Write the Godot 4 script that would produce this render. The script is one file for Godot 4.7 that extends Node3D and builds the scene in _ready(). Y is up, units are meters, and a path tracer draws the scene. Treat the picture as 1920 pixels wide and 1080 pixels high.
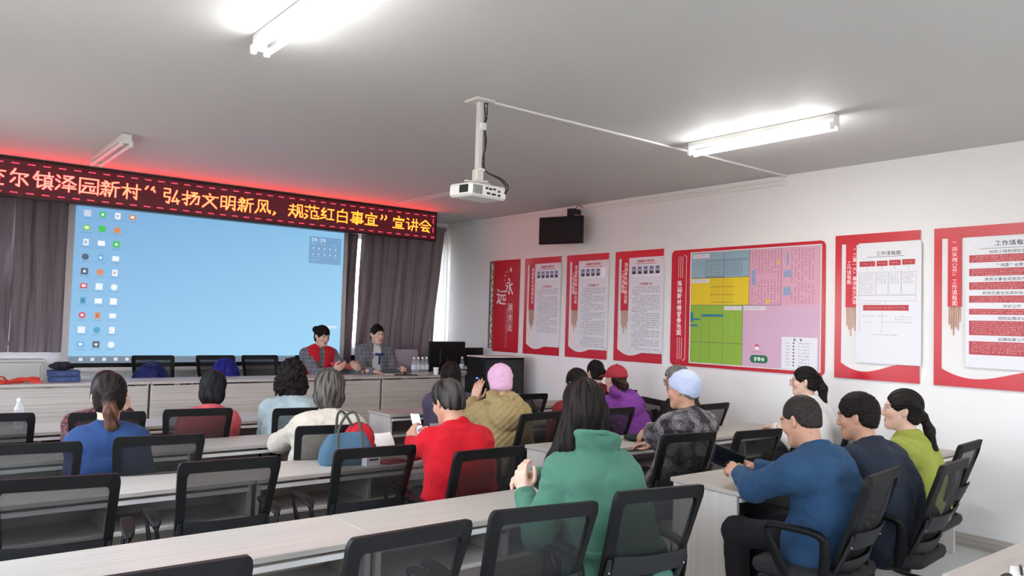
extends Node3D
# A village meeting room seen from the left rear corner: dais with LED sign, projection screen, rows of desks, seated audience.
# World axes: +x towards the poster wall, -z towards the dais, y up, metres.
const WX := 6.5        # poster wall
const WL := -0.35      # opposite wall
const ZF := -9.78      # window wall behind the dais
const ZB := 2.6        # wall behind the camera
const CE := 3.066      # ceiling
const FLR := 0.17      # dais platform height

func _ready():
	var cam := Camera3D.new(); cam.name = "camera"
	cam.fov = 40.685; cam.near = 0.05; cam.far = 60.0
	cam.position = Vector3(0, 1.6, 0)
	cam.rotation = Vector3(0.04527899, -0.67123769, 0.02959389)
	add_child(cam)
	var we := WorldEnvironment.new(); we.name = "world"
	var env := Environment.new()
	env.background_mode = Environment.BG_SKY   # hazy daylight outside, darker ground
	var sky := Sky.new(); var sm := ProceduralSkyMaterial.new()
	sm.sky_top_color = Color(0.86, 0.92, 1.0); sm.sky_horizon_color = Color(0.95, 0.97, 1.0)
	sm.ground_bottom_color = Color(0.50, 0.49, 0.47); sm.ground_horizon_color = Color(0.56, 0.55, 0.53)
	sky.sky_material = sm; env.sky = sky
	env.background_energy_multiplier = 11.0
	env.tonemap_mode = Environment.TONE_MAPPER_LINEAR
	env.tonemap_exposure = 1.31
	env.sdfgi_enabled = true; env.ssao_enabled = true; env.ssil_enabled = true
	we.environment = env
	add_child(we)
	materials()
	shell()
	lamps()
	led_sign()
	screen_wall()
	posters()
	furniture()
	things()
	people()

# ---------------------------------------------------------------- naming helpers
var taken := {}
func numbered(nm: String) -> String:
	if taken.has(nm):
		taken[nm] += 1
		return "%s_%03d" % [nm, taken[nm]]
	taken[nm] = 0
	return nm

func tag(o, label, category, group = ""):
	o.set_meta("label", label); o.set_meta("category", category)
	if group != "": o.set_meta("group", group)
	return o

func thing(nm, label, category, at = Vector3.ZERO, turn = 0.0, group = ""):
	var o := Node3D.new(); o.name = numbered(nm); add_child(o, true)
	o.position = at; o.rotation.y = turn
	return tag(o, label, category, group)

func part(parent, nm, mesh, m, label = ""):
	var o := MeshInstance3D.new(); o.name = nm
	o.mesh = mesh.commit() if mesh is MB else mesh
	o.material_override = m
	parent.add_child(o, true)
	if label != "": o.set_meta("label", label)
	return o

func single(nm, mesh, m, label, category, group = "", at = Vector3.ZERO, turn = 0.0):
	var o = part(self, numbered(nm), mesh, m)
	o.position = at; o.rotation.y = turn
	return tag(o, label, category, group)

func struct(nm, mesh, m, label, category):
	var o = part(self, nm, mesh, m)
	tag(o, label, category); o.set_meta("kind", "structure")
	return o

# ---------------------------------------------------------------- mesh builder
class MB:
	var v := PackedVector3Array()
	var n := PackedVector3Array()
	var uv := PackedVector2Array()
	var ix := PackedInt32Array()
	func quad(a, b, c, d, ua = Vector2(0, 0), ub = Vector2(1, 0), uc = Vector2(1, 1), ud = Vector2(0, 1)):  # counter-clockwise seen from outside
		var k := v.size()
		var nn = (b - a).cross(d - a)
		if nn.length() < 1e-12: nn = (c - b).cross(d - c)
		nn = nn.normalized()
		for p in [a, b, c, d]: v.append(p); n.append(nn)
		uv.append(ua); uv.append(ub); uv.append(uc); uv.append(ud)
		ix.append_array(PackedInt32Array([k, k + 2, k + 1, k, k + 3, k + 2]))
	func tri(a, b, c):
		var k := v.size()
		var nn = (b - a).cross(c - a).normalized()
		for p in [a, b, c]: v.append(p); n.append(nn); uv.append(Vector2(p.x, p.y))
		ix.append_array(PackedInt32Array([k, k + 2, k + 1]))
	# chamfered box; uv in metres with u along the longer side of each face
	func box(c, s, ch = 0.0, xf = Transform3D()):
		var h = s * 0.5
		var axes = [[0, 1, 2], [1, 2, 0], [2, 0, 1]]
		for ax in axes:
			for sg in [-1.0, 1.0]:
				var nrm = Vector3.ZERO; nrm[ax[0]] = sg
				var e1 = Vector3.ZERO; e1[ax[1]] = h[ax[1]] - ch
				var e2 = Vector3.ZERO; e2[ax[2]] = h[ax[2]] - ch
				if sg < 0: e1 = -e1
				var ctr = c + nrm * h[ax[0]]
				var w = e1.length() * 2; var g = e2.length() * 2
				var q = [Vector2(0, 0), Vector2(w, 0), Vector2(w, g), Vector2(0, g)]
				if g > w: q = [Vector2(0, 0), Vector2(0, w), Vector2(g, w), Vector2(g, 0)]
				var o2 = Vector2(c.x * 0.37 + c.z * 0.61 + ax[0] * 0.13, c.y * 0.53 + c.x * 0.71 + sg * 0.17)
				quad(xf * (ctr - e1 - e2), xf * (ctr + e1 - e2), xf * (ctr + e1 + e2), xf * (ctr - e1 + e2), q[0] + o2, q[1] + o2, q[2] + o2, q[3] + o2)
		if ch <= 0.0: return
		for ax in axes:   # edges along ax[0]
			for s1 in [-1.0, 1.0]:
				for s2 in [-1.0, 1.0]:
					var d = Vector3.ZERO; d[ax[0]] = h[ax[0]] - ch
					var p1 = Vector3.ZERO; p1[ax[1]] = s1 * h[ax[1]]; p1[ax[2]] = s2 * (h[ax[2]] - ch)
					var p2 = Vector3.ZERO; p2[ax[1]] = s1 * (h[ax[1]] - ch); p2[ax[2]] = s2 * h[ax[2]]
					if s1 * s2 > 0: quad(xf * (c + p1 + d), xf * (c + p1 - d), xf * (c + p2 - d), xf * (c + p2 + d))
					else: quad(xf * (c + p1 - d), xf * (c + p1 + d), xf * (c + p2 + d), xf * (c + p2 - d))
		for sx in [-1.0, 1.0]:
			for sy in [-1.0, 1.0]:
				for sz in [-1.0, 1.0]:
					var a = c + Vector3(sx * h.x, sy * (h.y - ch), sz * (h.z - ch))
					var b = c + Vector3(sx * (h.x - ch), sy * h.y, sz * (h.z - ch))
					var d = c + Vector3(sx * (h.x - ch), sy * (h.y - ch), sz * h.z)
					if sx * sy * sz > 0: tri(xf * a, xf * b, xf * d)
					else: tri(xf * a, xf * d, xf * b)
	# box whose +z face carries the whole texture; xf: origin at the face's lower left corner, x right, y up, z out
	func slab(w, h, d, xf = Transform3D()):
		var p = func(x, y, z): return xf * Vector3(x, y, z)
		quad(p.call(0, 0, 0), p.call(w, 0, 0), p.call(w, h, 0), p.call(0, h, 0), Vector2(0, 1), Vector2(1, 1), Vector2(1, 0), Vector2(0, 0))
		var e = Vector2(0.004, 0.004)
		quad(p.call(w, 0, -d), p.call(0, 0, -d), p.call(0, h, -d), p.call(w, h, -d), e, e, e, e)
		quad(p.call(w, 0, 0), p.call(w, 0, -d), p.call(w, h, -d), p.call(w, h, 0), e, e, e, e)
		quad(p.call(0, 0, -d), p.call(0, 0, 0), p.call(0, h, 0), p.call(0, h, -d), e, e, e, e)
		quad(p.call(0, h, 0), p.call(w, h, 0), p.call(w, h, -d), p.call(0, h, -d), e, e, e, e)
		quad(p.call(0, 0, -d), p.call(w, 0, -d), p.call(w, 0, 0), p.call(0, 0, 0), e, e, e, e)
	# polygon (counter-clockwise, x right, y up) pushed out from z = 0 to z = d
	func extrude(poly: PackedVector2Array, d, xf = Transform3D(), uvs = Vector2.ONE):
		var t := Geometry2D.triangulate_polygon(poly)
		for f in [d, 0.0]:
			var k := v.size()
			var nn = (xf.basis * Vector3(0, 0, 1 if f > 0 else -1)).normalized()
			for p in poly: v.append(xf * Vector3(p.x, p.y, f)); n.append(nn); uv.append(Vector2(p.x / uvs.x, 1.0 - p.y / uvs.y))
			for i in range(0, t.size(), 3):
				var a = t[i]; var b = t[i + 1]; var c = t[i + 2]
				var ccw = (poly[b] - poly[a]).cross(poly[c] - poly[a]) > 0
				if ccw != (f > 0): ix.append_array(PackedInt32Array([k + a, k + b, k + c]))
				else: ix.append_array(PackedInt32Array([k + a, k + c, k + b]))
		for i in poly.size():
			var a = poly[i]; var b = poly[(i + 1) % poly.size()]
			quad(xf * Vector3(a.x, a.y, 0), xf * Vector3(b.x, b.y, 0), xf * Vector3(b.x, b.y, d), xf * Vector3(a.x, a.y, d))
	# rings: array of rings (arrays of points, counter-clockwise seen from the end of the sweep), smooth
	func loft(rings: Array, close_ring = true, caps = true):
		var m: int = rings[0].size()
		var k := v.size()
		var cols = m + 1 if close_ring else m
		for i in rings.size():
			for j in cols:
				var p = rings[i][j % m]
				var pa = rings[maxi(i - 1, 0)][j % m]; var pb = rings[mini(i + 1, rings.size() - 1)][j % m]
				var qa = rings[i][(j - 1 + m) % m] if close_ring or j > 0 else rings[i][0]
				var qb = rings[i][(j + 1) % m] if close_ring or j < m - 1 else rings[i][m - 1]
				var nn = (qb - qa).cross(pb - pa)
				v.append(p); n.append(nn.normalized() if nn.length() > 1e-12 else Vector3.UP); uv.append(Vector2(float(j) / (cols - 1), float(i) / maxf(rings.size() - 1, 1)))
		for i in rings.size() - 1:
			for j in cols - 1:
				var a = k + i * cols + j
				ix.append_array(PackedInt32Array([a, a + cols + 1, a + 1, a, a + cols, a + cols + 1]))
		if caps and close_ring:
			for e in [0, rings.size() - 1]:
				var c := Vector3.ZERO
				for p in rings[e]: c += p
				c /= m
				for j in m:
					if e > 0: tri(c, rings[e][j], rings[e][(j + 1) % m])
					else: tri(c, rings[e][(j + 1) % m], rings[e][j])
	func tube(pts: Array, r, sides = 8, rx = 1.0, up = Vector3.UP, caps = true):
		var rings = []
		for i in pts.size():
			var d = (pts[mini(i + 1, pts.size() - 1)] - pts[maxi(i - 1, 0)]).normalized()
			var u = up - d * up.dot(d)
			if u.length() < 0.05: u = Vector3.RIGHT - d * d.x
			u = u.normalized()
			var w = d.cross(u)
			var rr = r[i] if r is Array else r
			var ring = []
			for j in sides:
				var a = TAU * (j + 0.5) / sides
				ring.append(pts[i] + u * (cos(a) * rr) + w * (sin(a) * rr * rx))
			rings.append(ring)
		loft(rings, true, caps)
	func lathe(prof: Array, seg = 20, xf = Transform3D()):   # profile of (radius, height), bottom to top
		var rings = []
		for p in prof:
			var ring = []
			for j in seg:
				var a = TAU * j / seg
				ring.append(xf * Vector3(cos(a) * p.x, p.y, -sin(a) * p.x))
			rings.append(ring)
		loft(rings, true, true)
	func ball(c, r, xf = Transform3D(), seg = 16):
		var prof = []
		var m: int = seg / 2
		for i in m + 1:
			var a = -PI / 2 + PI * i / m
			prof.append(Vector2(maxf(cos(a), 0.002), sin(a)))
		lathe(prof, seg, xf * Transform3D(Basis.from_scale(r if r is Vector3 else Vector3.ONE * r), c))
	func grid(nu, nv, f):   # f(i, j) -> point, i right, j up, front towards u x v
		var k := v.size()
		var pts = []
		for j in nv + 1:
			for i in nu + 1: pts.append(f.call(float(i) / nu, float(j) / nv))
		for j in nv + 1:
			for i in nu + 1:
				var du = pts[j * (nu + 1) + mini(i + 1, nu)] - pts[j * (nu + 1) + maxi(i - 1, 0)]
				var dv = pts[mini(j + 1, nv) * (nu + 1) + i] - pts[maxi(j - 1, 0) * (nu + 1) + i]
				v.append(pts[j * (nu + 1) + i]); n.append(du.cross(dv).normalized()); uv.append(Vector2(float(i) / nu, 1.0 - float(j) / nv))
		for j in nv:
			for i in nu:
				var a = k + j * (nu + 1) + i
				ix.append_array(PackedInt32Array([a, a + nu + 2, a + 1, a, a + nu + 1, a + nu + 2]))
	func commit() -> ArrayMesh:
		var arr := []
		arr.resize(Mesh.ARRAY_MAX)
		arr[Mesh.ARRAY_VERTEX] = v; arr[Mesh.ARRAY_NORMAL] = n; arr[Mesh.ARRAY_TEX_UV] = uv; arr[Mesh.ARRAY_INDEX] = ix
		var m := ArrayMesh.new()
		m.add_surface_from_arrays(Mesh.PRIMITIVE_TRIANGLES, arr)
		return m

static func smooth_path(pts: Array, k := 5) -> Array:   # Catmull-Rom
	var o := []
	for i in pts.size() - 1:
		var p0 = pts[maxi(i - 1, 0)]; var p1 = pts[i]; var p2 = pts[i + 1]; var p3 = pts[mini(i + 2, pts.size() - 1)]
		for j in k:
			o.append(p1.cubic_interpolate(p2, p0, p3, float(j) / k))
	o.append(pts[-1])
	return o

# ---------------------------------------------------------------- materials
var M := {}
func mat(nm: String, c: Color, rough := 0.6, metal := 0.0) -> StandardMaterial3D:
	var m := StandardMaterial3D.new()
	m.resource_name = nm; m.albedo_color = c; m.roughness = rough; m.metallic = metal
	M[nm] = m
	return m

func c8(r, g, b) -> Color:
	return Color(r / 255.0, g / 255.0, b / 255.0)

func noise(seed_, freq, oct := 3) -> FastNoiseLite:
	var f := FastNoiseLite.new(); f.seed = seed_; f.frequency = freq
	f.noise_type = FastNoiseLite.TYPE_SIMPLEX_SMOOTH
	f.fractal_type = FastNoiseLite.FRACTAL_FBM; f.fractal_octaves = oct
	return f

func bump_tex(seed_, freq, size := 256, strength := 4.0) -> NoiseTexture2D:
	var t := NoiseTexture2D.new(); t.width = size; t.height = size; t.seamless = true
	t.noise = noise(seed_, freq); t.as_normal_map = true; t.bump_strength = strength
	return t

func wood_tex(base: Color, dark: Color, seed_: int) -> ImageTexture:   # long pale grain along u
	var im := Image.create(512, 512, false, Image.FORMAT_RGB8)
	var a := noise(seed_, 0.02, 4); var b := noise(seed_ + 1, 0.09, 2)
	for y in 512:
		for x in 512:
			var u := TAU * x / 512.0
			var px := cos(u) * 9.0; var pz := sin(u) * 9.0   # wraps along the grain
			var yy := y if y < 256 else 511 - y
			var t := 0.5 + 0.75 * a.get_noise_3d(px, yy * 2.6, pz) + 0.30 * b.get_noise_3d(px * 0.6, yy * 3.0, pz * 0.6)
			im.set_pixel(x, y, dark.lerp(base, clampf(t, 0.0, 1.0)))
	return ImageTexture.create_from_image(im)

func cloth(nm: String, c: Color, rough := 0.9) -> StandardMaterial3D:
	var m := mat(nm, Color(c.r * 0.9, c.g * 0.9, c.b * 0.9), rough)
	m.uv1_triplanar = true; m.uv1_scale = Vector3.ONE * 5.0
	m.normal_enabled = true; m.normal_texture = M.weave; m.normal_scale = 0.35
	m.rim_enabled = true; m.rim = 0.25; m.rim_tint = 0.6
	m.metallic_specular = 0.3
	m.vertex_color_use_as_albedo = true
	return m

func materials():
	M.weave = bump_tex(11, 0.06, 256, 5.0)
	M.plaster_n = bump_tex(12, 0.03, 256, 1.5)
	var wall := mat("wall_paint", c8(234, 233, 231), 0.75)
	wall.normal_enabled = true; wall.normal_texture = M.plaster_n; wall.normal_scale = 0.15
	wall.uv1_triplanar = true; wall.uv1_world_triplanar = true
	var ceil_ := mat("ceiling_paint", c8(204, 203, 199), 0.7)
	ceil_.normal_enabled = true; ceil_.normal_texture = M.plaster_n; ceil_.normal_scale = 0.12
	ceil_.uv1_triplanar = true; ceil_.uv1_world_triplanar = true
	mat("floor_tile", c8(204, 206, 207), 0.25)
	var w := mat("pale_wood", c8(226, 225, 224), 0.45)
	w.albedo_texture = wood_tex(c8(226, 222, 216), c8(208, 203, 197), 3); w.uv1_scale = Vector3(0.7, 1.4, 1)
	var w3 := mat("desk_wood", c8(200, 197, 194), 0.45); w3.albedo_texture = w.albedo_texture; w3.uv1_scale = w.uv1_scale
	var w2 := mat("grey_wood", Color.WHITE, 0.5)
	w2.albedo_texture = wood_tex(c8(196, 188, 179), c8(168, 160, 151), 7); w2.uv1_scale = Vector3(0.6, 1.5, 1)
	mat("edge_band", c8(215, 212, 208), 0.45)
	mat("black_plastic", c8(17, 17, 18), 0.5)
	mat("black_metal", c8(22, 22, 24), 0.35, 0.2)
	mat("grey_plastic", c8(38, 39, 42), 0.55)
	mat("chrome", c8(200, 200, 200), 0.25, 0.9)
	var net := mat("chair_net", Color(0.045, 0.047, 0.052, 0.78), 0.7)
	net.transparency = BaseMaterial3D.TRANSPARENCY_ALPHA
	var seat := mat("seat_fabric", c8(30, 31, 34), 0.9)
	seat.normal_enabled = true; seat.normal_texture = M.weave; seat.uv1_triplanar = true; seat.uv1_scale = Vector3.ONE * 6
	mat("white_plastic", c8(232, 231, 227), 0.4)
	mat("white_metal", c8(214, 212, 206), 0.45)
	mat("black_cable", c8(25, 25, 26), 0.5)
	mat("white_paper", c8(240, 240, 238), 0.8)
	mat("black_gloss", c8(14, 14, 16), 0.15)
	mat("brown_wood", c8(128, 106, 84), 0.6)
	var tl := mat("tube_glow", Color.WHITE, 0.4)
	tl.emission_enabled = true; tl.emission = Color(0.95, 0.98, 1.0); tl.emission_energy_multiplier = 9.0
	mat("tube_off", c8(225, 225, 225), 0.3)
	var g := mat("window_glass", Color(1, 1, 1, 0.06), 0.03); g.transparency = BaseMaterial3D.TRANSPARENCY_ALPHA
	var pl := mat("clear_plastic", Color(0.9, 0.93, 0.95, 0.12), 0.08); pl.transparency = BaseMaterial3D.TRANSPARENCY_ALPHA
	var cu := cloth("curtain_cloth", c8(152, 140, 145)); cu.vertex_color_use_as_albedo = false
	cu.cull_mode = BaseMaterial3D.CULL_DISABLED
	var sh := mat("sheer_cloth", c8(232, 230, 228), 0.9); sh.backlight_enabled = true; sh.backlight = Color(0.8, 0.8, 0.8); sh.cull_mode = BaseMaterial3D.CULL_DISABLED
	var red := mat("poster_red", c8(196, 26, 44), 0.3); red.clearcoat_enabled = true; red.clearcoat = 0.3; red.clearcoat_roughness = 0.15
	mat("poster_white", c8(226, 224, 222), 0.4)
	var skin := mat("skin", Color.WHITE, 0.55)
	skin.vertex_color_use_as_albedo = true; skin.subsurf_scatter_enabled = true; skin.subsurf_scatter_strength = 0.08
	var hair := mat("hair", Color.WHITE, 0.55); hair.vertex_color_use_as_albedo = true; hair.metallic_specular = 0.2
	M.black_plastic.metallic_specular = 0.32; M.grey_plastic.metallic_specular = 0.35

# ---------------------------------------------------------------- lettering: strokes on a 16 x 16 grid, two hex digits (x, y) per point
const G := {
	"尔": "5025 34e4c6 848f6e 582c a8ed", "镇": "4016 3373 2777 434e7c 83f3 c0c5 959c 95e5ec 98e8 9aea 7cfc ad8f cdef",
	"泽": "1133 0537 3a0e 61d158 63f8 6aea 5cfc a8af", "园": "111f 11f1ff 1efe 55b5 38d8 683d 989cccca",
	"新": "3152 1373 2435 6455 0676 1979 464f3d 2b0e 6b7d e192 92987f 96f6 c6cf", "村": "0575 414f 461c 4679 85f5 c1cfad 98aa",
	"弘": "1161651519695f3e c28dec cadf", "扬": "0575 414f2d 0a77 82d285f5edcd b596 d57e", "文": "7182 14f4 b51f 45ef",
	"明": "121d 12626d 1767 1c6c 918c6f 91e1efcd 96e6 9aea", "风": "313a0f 31c1cafefb 64ad a45d",
	"规": "1373 0777 41480e 4a7d 919a 91e1ea b4b87f c9cefefb", "范": "02f2 5054 a0a4 1637 0a2b 3c0f 76d6dbab 767efefb",
	"红": "411545 641969 0d6b 82f2 c2cd 7dfd", "白": "8063 232f 23d3df 28d8 2ede", "事": "12e2 3437 34d4d7 37d7 29d9dd 0bfb 2ddd 808f6e",
	"宜": "7081 1316 13e3d5 464e 46b6be 49b9 4cbc 0efe", "宣": "7081 1316 13e3d5 44b4 474c 47b7bc 4aba 4cbc 0eee",
	"讲": "1132 06363e5b 75f5 6afa 91997f d1df", "会": "8107 81f7 47b7 2ada 7a4ece acdf", "查": "03f3 8088 8318 83e8 494d 49b9bd 4bbb 4dbd 1fef",
	"精": "1335 7153 0676 414f 460b 4679 82f2 84e4 76f6 b0b6 888f 88e8efcd 8aea 8cec", "管": "3113 2262 4354 a183 a2f2 c3d4 1618 16e6d8 494f 49b9bb 4bbb 4dbdbf 4fbf",
	"善": "4052 b0a2 13e3 35c5 17e7 8289 09f9 3b3f 3bcbcf 3fcf", "治": "1133 0537 3a0e a157e6 c3e7 797f 79e9ef 7eee", "图": "111f 11f1ff 1efe 7336 64b43b 65cb 798a 7cac",
	"三": "22d2 37c7 0efe", "重": "c022 04f4 363b 36c6cb 39c9 3bcb 818e 2ccc 0eee", "一": "08f8", "大": "05f5 81850f 86ff", "项": "0363 333b 0d6b 72f2 b294 848b 84e4eb b6ba7f bcef",
	"民": "22d2d626 222e6b 29e9 869cefec", "主": "6082 14e4 28d8 0efe 848e", "决": "1134 390e 64d4d8 48f8 91995f 99ff", "策": "3113 2262 4354 a183 a2f2 c3d4 16e6 393c 39c9cb 858f 8b1f 8bef",
	"工": "22d2 828d 0dfd", "作": "5007 353f 9166 84f4 a4af a8e8 acec", "流": "1133 0537 3a0e a0b1 52f2 a368d6 c5e8 797c5f a9af d9defefc", "程": "6022 0575 424f 461b 4679 8286 82e2e6 86e6 89e9 8cec 7efe b9be",
	"四": "131e 13e3ee 1ded 63694b 9399d9", "议": "1132 06363e5b 91b3 d35f 54ff", "两": "02f2 151f 15e5efcd 626a4c 688a b2ba9c b9dc", "公": "6208 91f8 7a3ece abdf", "开": "22d2 07f7 525a2f b2bf",
	"永": "6082 34848f6d 17571d d597 87ef", "远": "1032 05353b0e 2b5eff 62e2 56f6 867a5c b6bbfbf9", "跟": "1115 116165 1565 454d 4969 181e 0e6d 81e1e787 84e4 818eac b8ff eaba",
	"党": "8083 3143 c1a3 0508 05f5e8 474a 47b7ba 4aba 6a5d1f 9a9eeeec", "走": "23d3 8087 07f7 878d 8ada 3a1f 3b6eff", "小": "808f6d 3519 b5da", "组": "411545 641969 0d6b 919e 91e1ee 95e5 99e9 6efe",
	"织": "411545 641969 0d6b 8289 82e2e9 89e9 9b7f cbef", "提": "0575 414f2d 0a77 8186 81e1e6 84e4 86e6 78f8 b8bd bbeb 8b6f 8cbfff", "委": "b022 03f3 8187 8317 83e7 09f9 684cef c94f",
	"商": "7081 02f2 5354 b3a4 151f 15e5ef 6648 96b8 595d 59a9ad 5dad", "员": "3135 31c1c5 35c5 272c 27d7dc 797b1f 9bef", "或": "03f3 2629 266669 2969 0d7b 909befec d69d c0e2",
	"审": "7081 1316 13e3d5 373d 37c7cd 3aca 3dcd 858f", "代": "5007 353f 65f4 90adfffc c1e3", "表": "32c2 34c4 07f7 8087 871e 4a4fac 88ff e9ba", "实": "7081 1316 13e3d5 4657 2849 0bfb 868b1f 9cff",
	"施": "3041 0373 330e 36666e4d a174 83f3 67f5fadb a5ab 868efefc", "结": "411545 641969 0d6b 83f3 b0b7 87e7 8a8f 8aeaef 8fef", "果": "2128 21d1d8 25d5 28d8 818f 0afa 8a1f 8aef",
	"“": "4124 94a6 9174", "”": "3143 4326 8193 9376", "，": "2c3d 3d1f", "0": "51a1d4dbaf5f2b2451", "2": "2451a1d4d62fdf", "9": "d6a959262451a1d4dbaf5f", ":": "7576 7b7c",
}
func hexv(c: int) -> int:
	return c - 48 if c < 58 else c - 87

func dot_line(im: Image, a: Vector2, b: Vector2, t: float, col: Color):
	var steps := maxi(1, int(ceil(a.distance_to(b) / maxf(0.5, t * 0.4))))
	var k := maxi(1, int(round(t)))
	for i in steps + 1:
		var p := a.lerp(b, float(i) / steps)
		im.fill_rect(Rect2i(int(round(p.x - k * 0.5)), int(round(p.y - k * 0.5)), k, k), col)

func glyph(im: Image, ch: String, x: float, y: float, w: float, h: float, t: float, col: Color):
	if not G.has(ch): return
	for s in G[ch].split(" "):
		var prev := Vector2.ZERO
		for i in range(0, s.length() - 1, 2):
			var p := Vector2(x + hexv(s.unicode_at(i)) / 15.0 * w, y + hexv(s.unicode_at(i + 1)) / 15.0 * h)
			if i > 0: dot_line(im, prev, p, t, col)
			prev = p

func write_row(im: Image, s: String, x: float, y: float, w: float, t: float, col: Color, gap := 0.14):   # left to right, cells of width w
	for i in s.length(): glyph(im, s[i], x + i * w + w * gap * 0.5, y, w * (1 - gap), w * (1 - gap), t, col)

func write_column(im: Image, s: String, x: float, y: float, w: float, t: float, col: Color, gap := 0.14):
	for i in s.length(): glyph(im, s[i], x, y + i * w, w * (1 - gap), w * (1 - gap), t, col)

func small_print(im: Image, r: RandomNumberGenerator, x: int, y: int, w: int, cell: int, col: Color):   # a line too small to read
	var k := 0
	while k + cell <= w:
		if r.randf() < 0.94:
			for q in 4:
				var dx := r.randi_range(0, cell - 3); var dy := r.randi_range(0, cell - 2)
				if r.randf() < 0.5: im.fill_rect(Rect2i(x + k + dx, y + dy, r.randi_range(2, maxi(2, cell - dx - 1)), 1), col)
				else: im.fill_rect(Rect2i(x + k + dx, y + mini(dy, 1), 1, r.randi_range(2, cell - 1)), col)
		k += cell

func print_mat(nm: String, im: Image, rough := 0.35) -> StandardMaterial3D:
	var m := mat(nm, Color.WHITE, rough)
	im.generate_mipmaps()
	m.albedo_texture = ImageTexture.create_from_image(im)
	return m

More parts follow.
